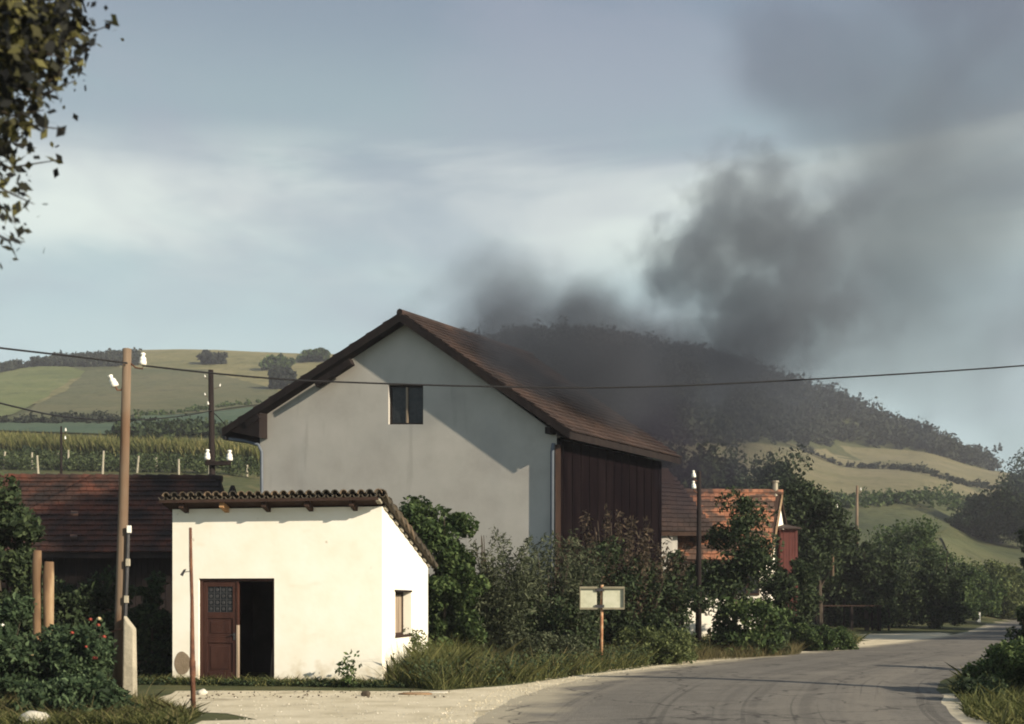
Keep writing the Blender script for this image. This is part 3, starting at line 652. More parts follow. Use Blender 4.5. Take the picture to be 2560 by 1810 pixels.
for u0, u1 in ((.05,.475),(.525,.95)): inpl(wp(u0,.05), wp(u1,.05), wp(u1,.95), wp(u0,.95), .13, .15, 'pane', 'glass_dark', wn)
OVH = .40
RA, RLf, RRi = GP(1001, 784, OVH), GP(557, 1074, OVH), GP(1426, 1080, OVH)
back = ax*(LEN+.5)+(-gn)*OVH*.6
down = Vector((0,0,-.20))
rfl = obj('roof', MB().slab([RLf, RA, RA+back, RLf+back], down), M('wood_dark'), house)
rfr = obj('roof', MB().slab([RA, RRi, RRi+back, RA+back], down), M('wood_dark'), house)
tile_roof(rfr, RRi+Vector((0,0,.01)), back, RA-RRi, 34, 24, M('tile_house'), 300, lambda i, j: i+abs(j-14)*.6)
tile_roof(rfl, RLf+Vector((0,0,.01)), back, RA-RLf, 30, 22, M('tile_house'), 0)
obj('ridge_cap', MB().tube([RA+Vector((0,0,.03))-ax*.05, RA+back+Vector((0,0,.03))], .12, 8), M('tile_house'), rfr)
obj('barge_board', MB().slab([RLf+gn*.02+Vector((0,0,.03)), RA+gn*.02+Vector((0,0,.03)), RA+gn*.02-Vector((0,0,.26)), RLf+gn*.02-Vector((0,0,.22))], gn*.03), M('wood_dark'), rfl)
obj('barge_board', MB().slab([RA+gn*.02+Vector((0,0,.03)), RRi+gn*.02+Vector((0,0,.03)), RRi+gn*.02-Vector((0,0,.22)), RA+gn*.02-Vector((0,0,.26))], gn*.03), M('wood_dark'), rfr)
# boxed eave at the left corner, purlin ends
e1, e2, e3 = GP(566,1076,OVH-.03), GP(648,1094,OVH-.03), GP(648,1022,OVH-.03)
obj('boxed_eave', MB().slab([e1, e2, e3], ax*(LEN+.3)), M('wood_dark'), house)
for (x, y, x2, y2) in ((880,905,792,962),(650,1040,620,1062)):
    obj('purlin', MB().beam(GP(x,y,.30), GP(x2,y2,.30), .24, .20), M('wood_dark'), house)
obj('purlin', MB().beam(GP(1368,1075,.36), GP(1368,1075,.36)+ax*LEN, .16, .2), M('wood_dark'), house)
# gutters and downpipes
gp_ = obj('gutter', MB().tube([GP(560,1094,.3), GP(560,1094,.3)+ax*LEN], .08, 8), M('metal_dark'), house)
obj('downpipe', MB().tube([GP(572,1098,.3), GP(610,1102,.12), GP(646,1112,.12), GP(654,1130,.1), dn(GP(656,1300,.1),0)], .055, 8), M('metal_blue'), house, True)
obj('downpipe', MB().tube([GP(1384,1108,.14), GP(1381,1130,.12), dn(GP(1379,1400,.12),0)], .06, 8), M('metal_blue'), house, True)
obj('corner_post', MB().beam(dn(GP(1395,1400,.05)), GP(1395,1112,.05), .16, .12, (0,1,0)), M('wood_eave'), house)

# ------------------------------------------------------------------ old tiled barn behind the shed, left
barn = thing('barn', 'old barn with long dark red tiled roof left behind the shed', 'barn', (-14, 31, 0))
bR, bL = P(552, 1200, 34.), P(-260, 1196, 34.); bE, bF = P(575, 1384, 30.6), P(-300, 1384, 30.6)
bb = Vector((0, 3.4, 0))
br = obj('roof', MB().slab([bF, bE, bR, bL], (0,0,-.12)).slab([bR, bL, bL+bb+Vector((0,0,-2.1)), bR+bb+Vector((0,0,-2.1))], (0,0,-.12)), M('wood_dark'), barn)
tile_roof(br, bF+Vector((0,0,.01)), bE-bF, (bL+bR)/2-(bF+bE)/2, 44, 15, M('tile_dark'), 300, lambda i, j: -j+(0 if i < 34 else 4))
rc = MB()
for k in range(26):
    a = bL.lerp(bR, k/26); b = bL.lerp(bR, (k+1.12)/26); rc.tube([a+Vector((0,0,.05)), b+Vector((0,0,.03))], [.115,.10], 8)
obj('ridge_tiles', rc, M('tile_dark'), br)
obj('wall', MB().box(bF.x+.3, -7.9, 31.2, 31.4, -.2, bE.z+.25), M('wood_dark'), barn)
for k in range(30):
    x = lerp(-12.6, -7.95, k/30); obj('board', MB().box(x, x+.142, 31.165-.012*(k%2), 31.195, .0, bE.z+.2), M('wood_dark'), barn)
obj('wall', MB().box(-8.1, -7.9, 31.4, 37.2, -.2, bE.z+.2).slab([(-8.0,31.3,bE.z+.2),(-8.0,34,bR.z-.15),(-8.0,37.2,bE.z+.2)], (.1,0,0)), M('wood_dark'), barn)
for (px, py) in ((186, 1283), (184,1341)):
    o = obj('loose_tile', MB().hexa([P(px-9,py+5,30.9),P(px+9,py+6,30.9),P(px+9,py+2,31.3),P(px-9,py+1,31.3),P(px-9,py+1,30.9),P(px+9,py+2,30.9),P(px+9,py-5,31.3),P(px-9,py-6,31.3)]), M('tile_orange'), br)

# ------------------------------------------------------------------ small white house with orange roof, right
sh = thing('cottage', 'small white walled house with patchy orange tiled roof behind the tree', 'house', (9, 46, 0))
cR0, cR1 = P(1700, 1233, 47.5), P(1953, 1235, 47.5); cE0, cE1 = P(1670, 1402, 44.4), P(1924, 1402, 44.4)
cb = Vector((1.2, 3.1, -2.2))
cr_ = obj('roof', MB().slab([cE0, cE1, cR1, cR0], (0,0,-.12)).slab([cR0, cR1, cR1+cb, cR0+cb], (0,0,-.12)), M('wood_eave'), sh)
tile_roof(cr_, cE0+Vector((0,0,.01)), cE1-cE0, cR0-cE0, 22, 13, M('tile_orange'), 286)
obj('ridge_cap', MB().tube([cR0+Vector((0,0,.06)), cR1+Vector((.06,0,.06))], .13, 8), M('tile_orange'), cr_)
obj('wall', MB().box(cE0.x+.3, cE1.x-.25, 44.75, 44.95, -.2, cE0.z-.02), M('plaster_white'), sh)
ga = Vector((cE1.x-.06, 44.75, 0)); gb = Vector((cR1.x-.10, 47.5, 0)); gc = gb*2-ga; z_ = lambda v, z: (v.x, v.y, z)
obj('gable_wall', MB().slab([z_(ga,-.2), z_(gc,-.2), z_(gc,cE0.z), z_(gb,cR0.z-.14), z_(ga,cE0.z-.05)], (-.2,0,0)), M('plaster_white'), sh)
obj('barge_board', MB().slab([cE1+Vector((.03,-.02,.04)), cR1+Vector((.03,0,.06)), cR1+Vector((.03,0,-.16)), cE1+Vector((.03,-.02,-.16))], (.04,0,0)), M('pale_wood'), cr_)
obj('chimney', MB().tube([P(1938,1245,47.5), P(1938,1206,47.5)], .11, 8).tube([P(1938,1206,47.5), P(1938,1202,47.5)], .15, 8), M('concrete'), sh)
for x in (1735, 1800, 1868):
    p = P(x, 1455, 44.75); wv = obj('window', MB().box(p.x-.45, p.x+.45, 44.70, 44.748, p.z-.5, p.z+.55), M('wood_eave'), sh)
    for s in (-1, 1): obj('pane', MB().box(p.x+(.05 if s > 0 else -.40), p.x+(.40 if s > 0 else -.05), 44.685, 44.698, p.z-.42, p.z+.47), M('glass_dark'), wv)
# taller wing with hipped roof joining it on the left, fading in the smoke
wing = thing('wing', 'brown hipped tiled roof of the taller wing beside the small white house', 'house', (5.6, 44, 0))
q0, q1, q2, q3 = P(1560,1172,47), P(1672,1176,47), P(1790,1330,44.2), P(1560,1330,43.6)
wr_ = obj('roof', MB().slab([q3, q2, q1, q0], (0,0,-.14)).slab([q1, q2, q2+Vector((.3,4,0)), q1+Vector((0,2,0))], (0,0,-.14)), M('wood_eave'), wing)
tile_roof(wr_, q3+Vector((0,0,.01)), (q2-q3)*.52, (q0-q3), 9, 15, M('tile_house'), 135)
mb = MB()                                              # courses under the hip line
for j in range(15):
    a = q3.lerp(q0, j/15); hb = q2.lerp(q1, j/15); ha = a+(q2-q3)*.52
    n = max(0, int((hb.x-ha.x)/.21)); nrm = (q2-q3).cross(q0-q3).normalized()
    up = (q0-q3)/15
    for i in range(n):
        b = ha+(hb-ha)*(i/n)+nrm*.01; u = (hb-ha)/n*.94; mb.hexa([b,b+u,b+u+up*1.1,b+up*1.1,b+nrm*.05,b+u+nrm*.05,b+u+up*1.1+nrm*.015,b+up*1.1+nrm*.015])
o = obj('tile_courses', mb, M('tile_house'), wr_); o['kind'] = 'stuff'
obj('wall', MB().box(P(1590,1,43.9).x, P(1682,1,43.9).x, 44.0, 44.2, -.2, P(1,1330,44).z), M('plaster_grey'), wing)
obj('wall', MB().box(P(1682,1,44).x+.0, P(1682,1,44).x+.2, 44.2, 47.5, -.2, P(1,1330,44).z), M('plaster_grey'), wing)
obj('window_sill', MB().box(P(1640,1,43.9).x, P(1682,1,43.9).x, 43.88, 43.99, P(1,1440,43.9).z-.06, P(1,1440,43.9).z), M('concrete'), wing)
# red brick annex behind the gable
an = thing('annex', 'small red boarded lean-to beside the white gable', 'shed', (11, 47, 0))
a0, a1 = P(1949,1322,46.5), P(1994,1322,46.5)
obj('wall', MB().box(a0.x+.03, a1.x, 46.5, 48.5, -.2, a0.z-.02), M('red_paint'), an)
for k in range(6):
    x = lerp(a0.x+.03, a1.x, k/6); obj('board', MB().box(x+.005, x+.108, 46.47-.01*(k%2), 46.497, 0, a0.z-.03), M('red_paint'), an)
obj('roof', MB().slab([(a0.x,46.3,a0.z-.02),(a1.x+.1,46.3,a0.z-.02),(a1.x+.1,48.6,a0.z+.25),(a0.x,48.6,a0.z+.25)], (0,0,.05)), M('tile_house'), an)

# ------------------------------------------------------------------ poles, insulators, wires
def insulator(par, base, axis, s=1., hook=None):
    ax_ = Vector(axis).normalized(); b = Vector(base)
    prof = [(.045,0),(.06,.012),(.062,.06),(.05,.075),(.056,.085),(.052,.12),(.03,.145),(.026,.16),(.042,.175),(.038,.20),(.01,.21)]
    o = obj('insulator', MB().lathe(b, [(r*s, z*s) for r, z in prof], 12, ax_), M('porcelain'), par, True)
    if hook is not None: obj('hook', MB().tube([hook, Vector(hook).lerp(b-ax_*.06*s, .5)-Vector((0,0,.04*s)), b-ax_*.06*s, b+ax_*.03*s], .014*s, 6), M('rust'), par)
    return o
Yp = 19.9
pole = thing('utility_pole', 'leaning wooden utility pole strapped to a short concrete stub, left of shed', 'utility pole', P(293,1745,Yp))
pb, pt_ = P(296,1750,Yp), P(318,872,Yp); pp = [pb.lerp(pt_, t) for t in (0,.25,.5,.75,1)]
obj('shaft', MB().tube(pp, [.098,.09,.083,.077,.070], 14), M('wood_pole'), pole, True)
insulator(pole, P(357,913,Yp-.02), (0.02,0,1), 1.0, P(322,905,Yp)); insulator(pole, P(289,967,Yp-.05), (-.45,0,.9), 1.05, P(312,962,Yp))
cd = MB().tube([P(321,1320,Yp-.09), P(317,1450,Yp-.09), P(313,1555,Yp-.1)], .03, 6); obj('cable_duct', cd, M('metal_dark'), pole)
for y, x in ((1322,323),(1405,320),(1497,316)): obj('clip', MB().beam(P(x,y-8,Yp-.12), P(x,y+10,Yp-.12), .06, .05, (0,1,0)), M('porcelain' if y == 1322 else 'concrete'), pole)
stub = thing('concrete_stub', 'short round topped concrete stub lashed to the wooden pole', 'post', P(325,1755,Yp-.25))
c0 = P(325,1757,Yp-.22)
obj('shaft', MB().hexa([c0+Vector((-.10,-.10,0)), c0+Vector((.10,-.10,0)), c0+Vector((.10,.10,0)), c0+Vector((-.10,.10,0)), c0+Vector((-.085,-.08,1.44)), c0+Vector((.085,-.08,1.22)), c0+Vector((.085,.08,1.22)), c0+Vector((-.085,.08,1.44))]), M('concrete'), stub, bevel=.025)
for y in (1572, 1712):
    a = P(296,y+3,Yp); mb = MB(); ring = [a+Vector((math.cos(t)*.13 if math.cos(t) < 0 else .30*math.cos(t), math.sin(t)*.12-.13*(math.cos(t) > .2), .04*math.cos(t))) for t in [2*math.pi*k/16 for k in range(17)]]
    obj('binding_wire', mb.tube(ring, .012, 5), M('rust'), pole)
def far_pole(label, px, base, top, Y, r, spots, arm=None, px_top=None, group=None, m='wood_dark'):
    t = thing('utility_pole', label, 'utility pole', P(px, base, Y), 0, group)
    obj('shaft', MB().tube([P(px, base, Y), P(px_top or px, top, Y)], [r, r*.62], 10), M(m), t, True)
    for (x, y, s, axx) in spots: insulator(t, P(x, y, Y-.05), axx, s, P(px+((px_top or px)-px)*(base-y)/(base-top), y+6, Y))
    if arm:
        x0, x1, y = arm; obj('crossarm', MB().beam(P(x0,y,Y-.16), P(x1,y,Y-.16), .10, .12), M('wood_dark'), t)
    return t
p2 = far_pole('dark wooden utility pole with low crossarm, rising behind the barn roof end', 536, 1600, 925, 37., .125,
    [(513,943,.35,(-.3,0,1)),(549,966,.4,(.3,0,1)),(513,988,.35,(-.3,0,1)),(521,1012,.5,(-.2,0,1)),(519,1150,1.6,(0,0,1)),(574,1152,1.6,(0,0,1))], (514,577,1158), 527)
far_pole('thin far utility pole in front of the corn on the left', 153, 1260, 1066, 62., .075, [(164,1078,.8,(0,0,1)),(163,1098,.8,(0,0,1))])
far_pole('dark wooden utility pole in front of the small white house', 1746, 1600, 1178, 34.5, .092, [(1735,1194,1.,(-.1,0,1)),(1735,1222,1.1,(-.1,0,1))], None, 1748)
far_pole('slim pole with two white insulators in front of the meadow', 2080, 1440, 1256, 62., .11, [(2070,1272,1.0,(0,0,1)),(2092,1270,1.0,(0,0,1))], (2068,2094,1275), 2080, None, 'wood_pole')
far_pole('plain slim pole standing in the meadow beside the stubble field', 2141, 1400, 1214, 88., .14, [(2152,1226,1.,(0,0,1))], None, 2143, None, 'wood_pole')
def wire(label, pts, r=.016):
    w = [P(*p) for p in pts]; c = catmull([tuple(p) for p in w], 6) if False else None
    out = []; Q = [2*w[0]-w[1]]+w+[2*w[-1]-w[-2]]
    for i in range(1, len(Q)-2):
        for k in range(7):
            t = k/7; a, b, cc, d = Q[i-1:i+3]; out.append(.5*((2*b)+(cc-a)*t+(2*a-5*b+4*cc-d)*t*t+(3*b-a-3*cc+d)*t**3))
    out.append(Q[-2]); return tag(obj('overhead_wire', MB().tube(out, r, 5), M('wire_black'), None), label, 'wire')
wire('long overhead wire sagging right from the near pole across the gable', [(357,914,Yp),(540,934,20.2),(720,949,20.6),(900,957,21),(1200,966,21.6),(1520,969,22.3),(1900,955,23),(2560,914,24),(3100,860,25)])
wire('overhead wire coming in from the upper left to the near pole', [(-700,780,14),(-300,832,16),(0,870,18),(200,893,19.2),(318,908,19.8)])
wire('lower overhead wire dipping behind the near pole to the far pole', [(-500,880,14),(0,1008,20),(150,1040,24),(290,1051,28),(400,1046,32),(480,1036,35),(527,1027,36.9)])
wire('short service wire from the far pole to the house eave', [(529,1028,36.9),(548,1045,37.6),(566,1066,38.4)])
# rusty rod in front of the shed
rod = thing('iron_rod', 'thin rusty iron rod standing in front of the shed left of its door', 'rod', P(484,1792,16.9))
obj('shaft', MB().tube([P(484,1796,16.9), P(481,1655,16.9), P(480,1500,16.9), P(477,1400,16.9), P(476,1319,16.9)], [.034,.036,.024,.024,.02], 10), M('rust'), rod, True)
obj('sleeve', MB().tube([P(481,1652,16.9), P(482,1690,16.9)], .043, 10), M('rust'), rod)
obj('bracket', MB().hexa([P(450,1437,16.95),P(457,1441,16.95),P(457,1441,17.0),P(450,1437,17.0),P(459,1424,16.95),P(466,1422,16.95),P(466,1422,17.0),P(459,1424,17.0)]).tube([P(462,1430,16.95), P(478,1428,16.9)], .006, 5), M('metal_dark'), rod)
obj('stay_wire', MB().tube([P(480,1745,16.9), P(430,1800,16.9)], .008, 5), M('wire_black'), rod)

# road sign seen from behind
sg = thing('road_sign', 'pair of pale sign boards seen from behind on a rusty post at the verge', 'road sign', P(1504,1665,28.2))
obj('post', MB().tube([P(1503,1672,28.2), P(1505,1462,28.2)], .038, 10), M('rust_light'), sg, True)
for (x0, x1) in ((1450,1492),(1507,1560)):
    a, b = P(x0,1468,28.14), P(x1,1522,28.14)
    bd = obj('board', MB().box(a.x, b.x, 28.14, 28.17, b.z, a.z), M('sign_back'), sg, bevel=.004)
    obj('rim', MB().box(a.x-.01, b.x+.01, 28.085, 28.138, a.z-.035, a.z+.015).box(a.x-.01, b.x+.01, 28.085, 28.138, b.z-.015, b.z+.03).box((a.x-.01) if x0 < 1500 else b.x-.012, (a.x+.012) if x0 < 1500 else b.x+.01, 28.085, 28.138, b.z+.03, a.z-.035), M('sign_frame'), bd)
for y in (1474, 1516): obj('clamp', MB().box(P(1488,1,28.16).x, P(1510,1,28.16).x, 28.10, 28.16, P(1,y+4,28.1).z, P(1,y-4,28.1).z), M('metal_dark'), sg)
# small items
def rock(label, px, py, r, m='stone', sq=(1,.8,.6), z=0., name='stone', cat='stone', group=None):
    c = G(px, py); bm = bmesh.new(); bmesh.ops.create_icosphere(bm, subdivisions=3, radius=1)
    for v in bm.verts:
        k = 1+.28*mnoise.noise(v.co*1.3+Vector((px,0,0)))+.10*mnoise.noise(v.co*4); v.co = Vector((v.co.x*sq[0], v.co.y*sq[1], v.co.z*sq[2]))*r*k+Vector((c.x, c.y, r*sq[2]*.55+z))
    me = bpy.data.meshes.new(name); bm.to_mesh(me); bm.free(); return tag(link(name, me, M(m), None, True), label, cat, group)
rock('pale weathered boulder low in the bottom left corner', 85, 1812, .17, sq=(1.2,.8,.7))
rock('brown clod of earth on the pale yard before the weeds', 915, 1741, .075, 'bark', (1,.8,.9), name='clod', cat='clod')
rock('flat ochre stone slab at the foot of the verge beside the shed', 1040, 1737, .17, 'pale_wood', (1.7,.8,.18))
rock('flat pale stone just right of the ochre slab', 1095, 1733, .10, 'stone', (1.8,.8,.2))
rock('pale stone by the pole foot in front of the shed', 505, 1737, .09, 'stone', (1,.8,.7))
rock('large pale rock lying in grass below the small white house', 1868, 1560, .42, 'stone', (1.1,.8,.8), .45)
mk = thing('kilometre_stone', 'small white kilometre stone beside the far road bend', 'marker stone', P(2447,1560,84))
obj('block', MB().box(P(2442,1,84).x, P(2452,1,84).x, 84, 84.3, 0, .9), M('porcelain'), mk, bevel=.05)
# two peeled posts by the garden at left
for px, top, r, lab in ((92,1376,.085,'taller of two peeled gate posts in the garden behind the roses'),(121,1404,.10,'shorter broader peeled gate post next to the taller one')):
    g = thing('gate_post', lab, 'post', P(px,1715,21.6), 0, 'peeled gate posts')
    obj('shaft', MB().tube([P(px,1725,21.6), P(px+1,1600,21.6), P(px,top+38,21.6), P(px+2,top,21.6)], [r*.8,r*.85,r,r*.8], 12), M('pale_wood'), g, True)

# ------------------------------------------------------------------ vegetation near
bush('shrub', 'rounded leafy green shrub growing against the right side of the shed', 'shrub', 1098, 28.2, 265, 1200, 'leaf_mid', 26000, .055, depth=1.0)
bush('shrub', 'lower dark shrub at the back corner of the shed under the leafy one', 'shrub', 1080, 28.6, 250, 1400, 'leaf_dark', 6000, .075, depth=.8)
bush('willow_shrub', 'upright olive willow shrub nearest the leafy shrub, before the gable', 'shrub', 1240, 29., 230, 1290, 'leaf_olive', 17000, .055, kind='spray', ratio=.28, k=80, stemk=9)
bush('willow_shrub', 'upright olive willow shrub in front of the house corner', 'shrub', 1385, 30.2, 240, 1308, 'leaf_olive', 17000, .055, kind='spray', ratio=.28, k=80, stemk=9)
bush('shrub', 'dark leafy shrub in the shade behind the sign post', 'shrub', 1300, 29.8, 430, 1460, 'leaf_dark', 12000, .06, depth=1.0)
bush('willow_shrub', 'brownish willow shrub between the sign and the dark barn side', 'shrub', 1540, 33, 330, 1248, 'leaf_brown', 14000, .06, kind='spray', ratio=.3, k=70, stemk=10)
bush('shrub', 'dark shrub right behind the sign boards', 'shrub', 1590, 32.0, 330, 1372, 'leaf_dark', 12000, .06, depth=1.2)
bush('shrub', 'low rounded shrub beneath the pole before the white house', 'shrub', 1670, 33.5, 160, 1470, 'leaf_dark', 2600, .06)
tree('fruit_tree', 'loose dark fruit tree in front of the small white house', 1835, 35.5, 225, 1248, 1530, 'leaf_dark', 11000, .06, k=34, shell=.3)
tree('fruit_tree', 'smaller fruit tree standing left of the pole, hiding the white wall', 1690, 35.8, 170, 1368, 1560, 'leaf_dark', 5000, .06, k=26, shell=.3)
bush('shrub', 'green garden shrub below the fruit tree in front of the white wall', 'shrub', 1868, 34.8, 190, 1478, 'leaf_mid', 3600, .07)
bush('shrub', 'dark shrub hiding the foot of the red annex', 'shrub', 1972, 42., 170, 1398, 'leaf_dark', 14000, .06)
bush('shrub', 'dark evergreen shrub at the left edge, standing before the barn', 'shrub', 0, 23.5, 250, 1195, 'leaf_dark', 13000, .065, depth=.8, k=70)
bush('climber', 'dark climbing greenery between the pole and the shed corner', 'climber', 385, 24.8, 140, 1430, 'leaf_dark', 7000, .055, depth=.4)
bush('climber', 'dark tangle of garden greenery behind the gate posts', 'climber', 215, 25.2, 300, 1450, 'leaf_dark', 9000, .06, depth=.5)
bush('shrub', 'low dark shrub at the bottom left before the roses', 'shrub', 190, 16.7, 330, 1700, 'leaf_rose', 7500, .042, depth=.7)
rs = bush('rose_bush', 'tall rose bush with scattered red blooms left of the pole', 'rose bush', 170, 18.8, 270, 1545, 'leaf_rose', 13000, .042, depth=.7)
for (x, y, m, s) in ((226,1549,'rose_red',.05),(247,1547,'rose_cream',.055),(245,1563,'rose_red',.05),(180,1582,'rose_red',.045),(260,1592,'rose_red',.05),(237,1645,'rose_red',.06),(78,1636,'rose_cream',.05),(215,1617,'rose_red',.035),(5,1563,'porcelain',.05)):
    c = P(x, y, 18.15); mb = MB()
    for k in range(9):
        a = k*2.4; r = s*(.25+.08*k); t1 = Vector((math.cos(a), math.sin(a)*.7-.2, .35-.06*k)).normalized()
        u = t1.cross(Vector((0,0,1))).normalized(); v = t1.cross(u)
        b = c+t1*r*.6; mb.add([b-u*s*.5-v*s*.1, b-v*s*.5, b+u*s*.5-v*s*.1, b+v*s*.35], [(0,1,2,3)])
    mb.lathe(c, [(s*.3,-s*.3),(s*.5,0),(s*.3,s*.4)], 7); obj('rose', mb, M(m), rs)
bush('rose_bush', 'bushy rose foliage at the far left edge below the evergreen', 'rose bush', -20, 18.4, 270, 1510, 'leaf_rose', 9000, .045, depth=.6)
bush('weed_mound', 'dark green weedy mound closing the right end of the verge', 'weeds', 2030, 39.5, 240, 1566, 'leaf_mid', 14000, .045, depth=1.3)
bush('weed_mound', 'weedy mound in the verge below the white rock', 'weeds', 1880, 35.5, 230, 1576, 'weed_dark', 11000, .042, depth=1.1)
bush('weed_mound', 'pale green weeds piled in the verge right of the sign post', 'weeds', 1640, 30.8, 230, 1570, 'leaf_light', 9000, .036, depth=.9)
bush('weed_mound', 'pale green weeds in the verge left of the sign post', 'weeds', 1380, 27.8, 220, 1590, 'leaf_olive', 8000, .034, depth=.7)
bush('weed_mound', 'airy weeds at the right corner of the shed', 'weeds', 1010, 25.2, 150, 1580, 'leaf_light', 3500, .032, depth=.6)
wd = bush('tall_weed', 'single tall weed growing against the white shed wall', 'weed', 870, 22.3, 40, 1632, 'leaf_mid', 130, .045, depth=.12, k=12, stemk=2)
# verge grass and weeds
vp = gp((965,1715),(1100,1726),(1300,1708),(1500,1680),(1700,1653),(1900,1629),(2120,1603),(2140,1618))+[(11.2,43),(7,41),(3,36),(-1,32.5),(-2.2,29),(-2.35,24.5)]
vpn = [tuple(p) for p in vp]
tag(blades('verge_grass', scatter(vpn, 120000), .30, M('blade_green'), .0065, .5), 'rough green verge grass between the shrubs and the road', 'grass', None, 'stuff')
tag(blades('dry_stalks', scatter(vpn, 12000), .40, M('blade_dry'), .005, .3), 'dry seed stalks standing in the verge', 'grass', None, 'stuff')
q = scatter(vpn, 1500); C = np.repeat(q, 55, 0)+RNG.normal(size=(len(q)*55, 3))*np.array([.15,.15,.10]); C[:, 2] = np.abs(C[:, 2])+.05+RNG.uniform(0, .30, len(C)); tag(leaf_mesh('verge_weeds', C, .032, M('weed_dark')), 'leafy dark weeds among the verge grass', 'weeds', None, 'stuff')
# raised bank of weeds near the shed corner and along the shrubs
for lab, pl, n, h in (('tall pale grass leaning against the side wall of the shed', [(-2.35,23.1),(-1.4,22.6),(-.6,25.6),(-1.75,26.6)], 7000, .52), ('reddish dry grass at the foot of the dark shrubs', [(3.6,31),(8.5,35.5),(9.3,38.5),(3,33.5)], 7000, .5)):
    tag(blades('tall_grass', scatter(pl, n), h*(.95 if 'pale' in lab else .55), M('blade_green' if 'pale' in lab else 'blade_dry'), .0035, .4), lab, 'grass', None, 'stuff')
ca, sa = math.cos(-SA), math.sin(-SA)
fs = [shed.matrix_basis @ Vector(p) for p in ((-1.9,-.38,0),(W_+.5,-.42,0),(W_+.4,-.02,0),(-1.9,-.02,0))]
fs = [(p.x, p.y) for p in fs]
q = scatter(fs, 380); C = np.repeat(q, 42, 0)+RNG.normal(size=(len(q)*42, 3))*np.array([.07,.06,.04]); C[:, 2] = np.abs(C[:, 2]-q[0, 2])+.02
tag(leaf_mesh('creeping_weeds', C, .028, M('weed_dark')), 'low dark weeds along the foot of the shed wall', 'weeds', None, 'stuff')
tag(blades('foot_grass', scatter(fs, 3500), .13, M('blade_green'), .008, .5), 'short grass along the foot of the shed wall', 'grass', None, 'stuff')
fl = [(-8.6,15.2),(-4.2,15.4),(-4.35,16.6),(-5.0,17.5),(-5.5,18.6),(-6.6,19.5),(-9.5,20.5),(-10,17)]
tag(blades('corner_grass', scatter(fl, 42000), .11, M('blade_green'), .006, .6), 'rough grass in the bottom left corner by the pole foot', 'grass', None, 'stuff')
tag(blades('corner_stalks', scatter(fl, 2500), .2, M('blade_dry'), .005, .6), 'dry stalks in the bottom left corner', 'grass', None, 'stuff')
def gravel(name, label, poly, n, size, m):
    C = scatter(poly, n); a, b = rand_frames(len(C)); c = np.cross(a, b); sz = size*RNG.uniform(.4, 1.6, (len(C), 1)); C = C+np.array([0,0,.012])
    p0, p1, p2, p3 = C+a*sz, C-a*sz*.6+b*sz, C-a*sz*.6-b*sz*.9, C+c*sz*.9
    V = np.stack([p0,p1,p3, p1,p2,p3, p2,p0,p3, p0,p2,p1], 1).reshape(-1, 3); tag(link(name, npmesh(name, V, 3), M(m)), label, 'gravel', None, 'stuff')
gravel('gravel', 'loose gravel strewn over the pale yard', [tuple(p) for p in yard[:10]]+[(1.2,18),(1,15),(-5,15)], 3500, .011, 'stone')
gravel('roadside_gravel', 'gravel and crumbs along the ragged road edge', [(p.x-.7, p.y+.3) for p in RL[14:60]]+[(p.x+.35, p.y-.2) for p in RL[14:60]][::-1], 5000, .012, 'dirt')
gravel('dark_crumbs', 'dark soil crumbs on the yard below the weeds', [tuple(p) for p in gp((440,1731),(1130,1726),(1130,1745),(440,1750))], 130, .02, 'bark')
# verge right of the road
rv = [(6.15,14.8),(6.3,16.6),(7.5,20.0),(8.75,23.5),(11.6,28.9),(15.9,36),(20.4,44),(29,57),(36,57),(24,36),(14,24),(11,14)]
tag(blades('right_verge_grass', scatter(rv[:6]+rv[-3:], 60000), .13, M('blade_green'), .008, .6), 'grassy bank on the inside of the road bend', 'grass', None, 'stuff')
tag(blades('right_bank_grass', scatter(rv, 22000), .22, M('blade_green'), .012, .5), 'longer grass farther along the inside of the bend', 'grass', None, 'stuff')
bush('shrub', 'dark low shrub at the right edge inside the road bend', 'shrub', 2580, 20.5, 330, 1610, 'leaf_mid', 15000, .034, depth=1.2)
bush('shrub', 'small green shrub on the grassy bank inside the bend', 'shrub', 2480, 22.5, 130, 1655, 'leaf_mid', 2600, .045)
bush('shrub', 'low creeping shrub at the tip of the grassy bank', 'shrub', 2450, 19.2, 120, 1700, 'weed_dark', 1800, .04)
bush('shrub', 'tall dark shrub rising at the right edge of the picture above the verge', 'shrub', 2600, 27., 140, 1500, 'leaf_dark', 3500, .06)
# arbour with hanging vines
ar = thing('vine_arbour', 'dark vine covered arbour at the roadside right of the small house', 'arbour', (18, 68, 0))
for x in (1960, 2040, 2110, 2180, 2222):
    for Y in (66., 70.5): obj('post', MB().tube([P(x, 1, Y)*1-Vector((0,0,P(x,1,Y).z)), Vector((P(x,1,Y).x, Y, P(x,1400,Y).z))], .06, 6), M('wood_dark'), ar)
for Y in (66., 70.5): obj('rail', MB().beam(P(1950,1402,Y), P(2225,1402,Y), .08, .08), M('wood_dark'), ar)
bx = lambda px, Y: (px-CX)/F*Y
n = 17000; C = np.stack([RNG.uniform(bx(1945,67), bx(2230,67), n), RNG.uniform(65.5, 71, n), RNG.normal(size=n)*.22+P(1,1395,67).z], 1)
k_ = 90; hx = RNG.uniform(bx(1945,66), bx(2228,66), k_); hl = RNG.uniform(.5, 2.1, k_)*(1+.5*(np.arange(k_)%3 == 0)); idx = RNG.integers(0, k_, 16000)
C2 = np.stack([hx[idx]+RNG.normal(size=16000)*.13, RNG.uniform(65.3,66.2,16000), P(1,1400,66).z-RNG.uniform(0,1,16000)*hl[idx]], 1)
leaf_mesh('vine_foliage', np.concatenate([C, C2]), .11, M('leaf_dark'), ar)
bush('shrub', 'dark shrubs filling the shade under the vine arbour', 'shrub', 2080, 71.5, 310, 1415, 'leaf_dark', 14000, .11, depth=1.2)
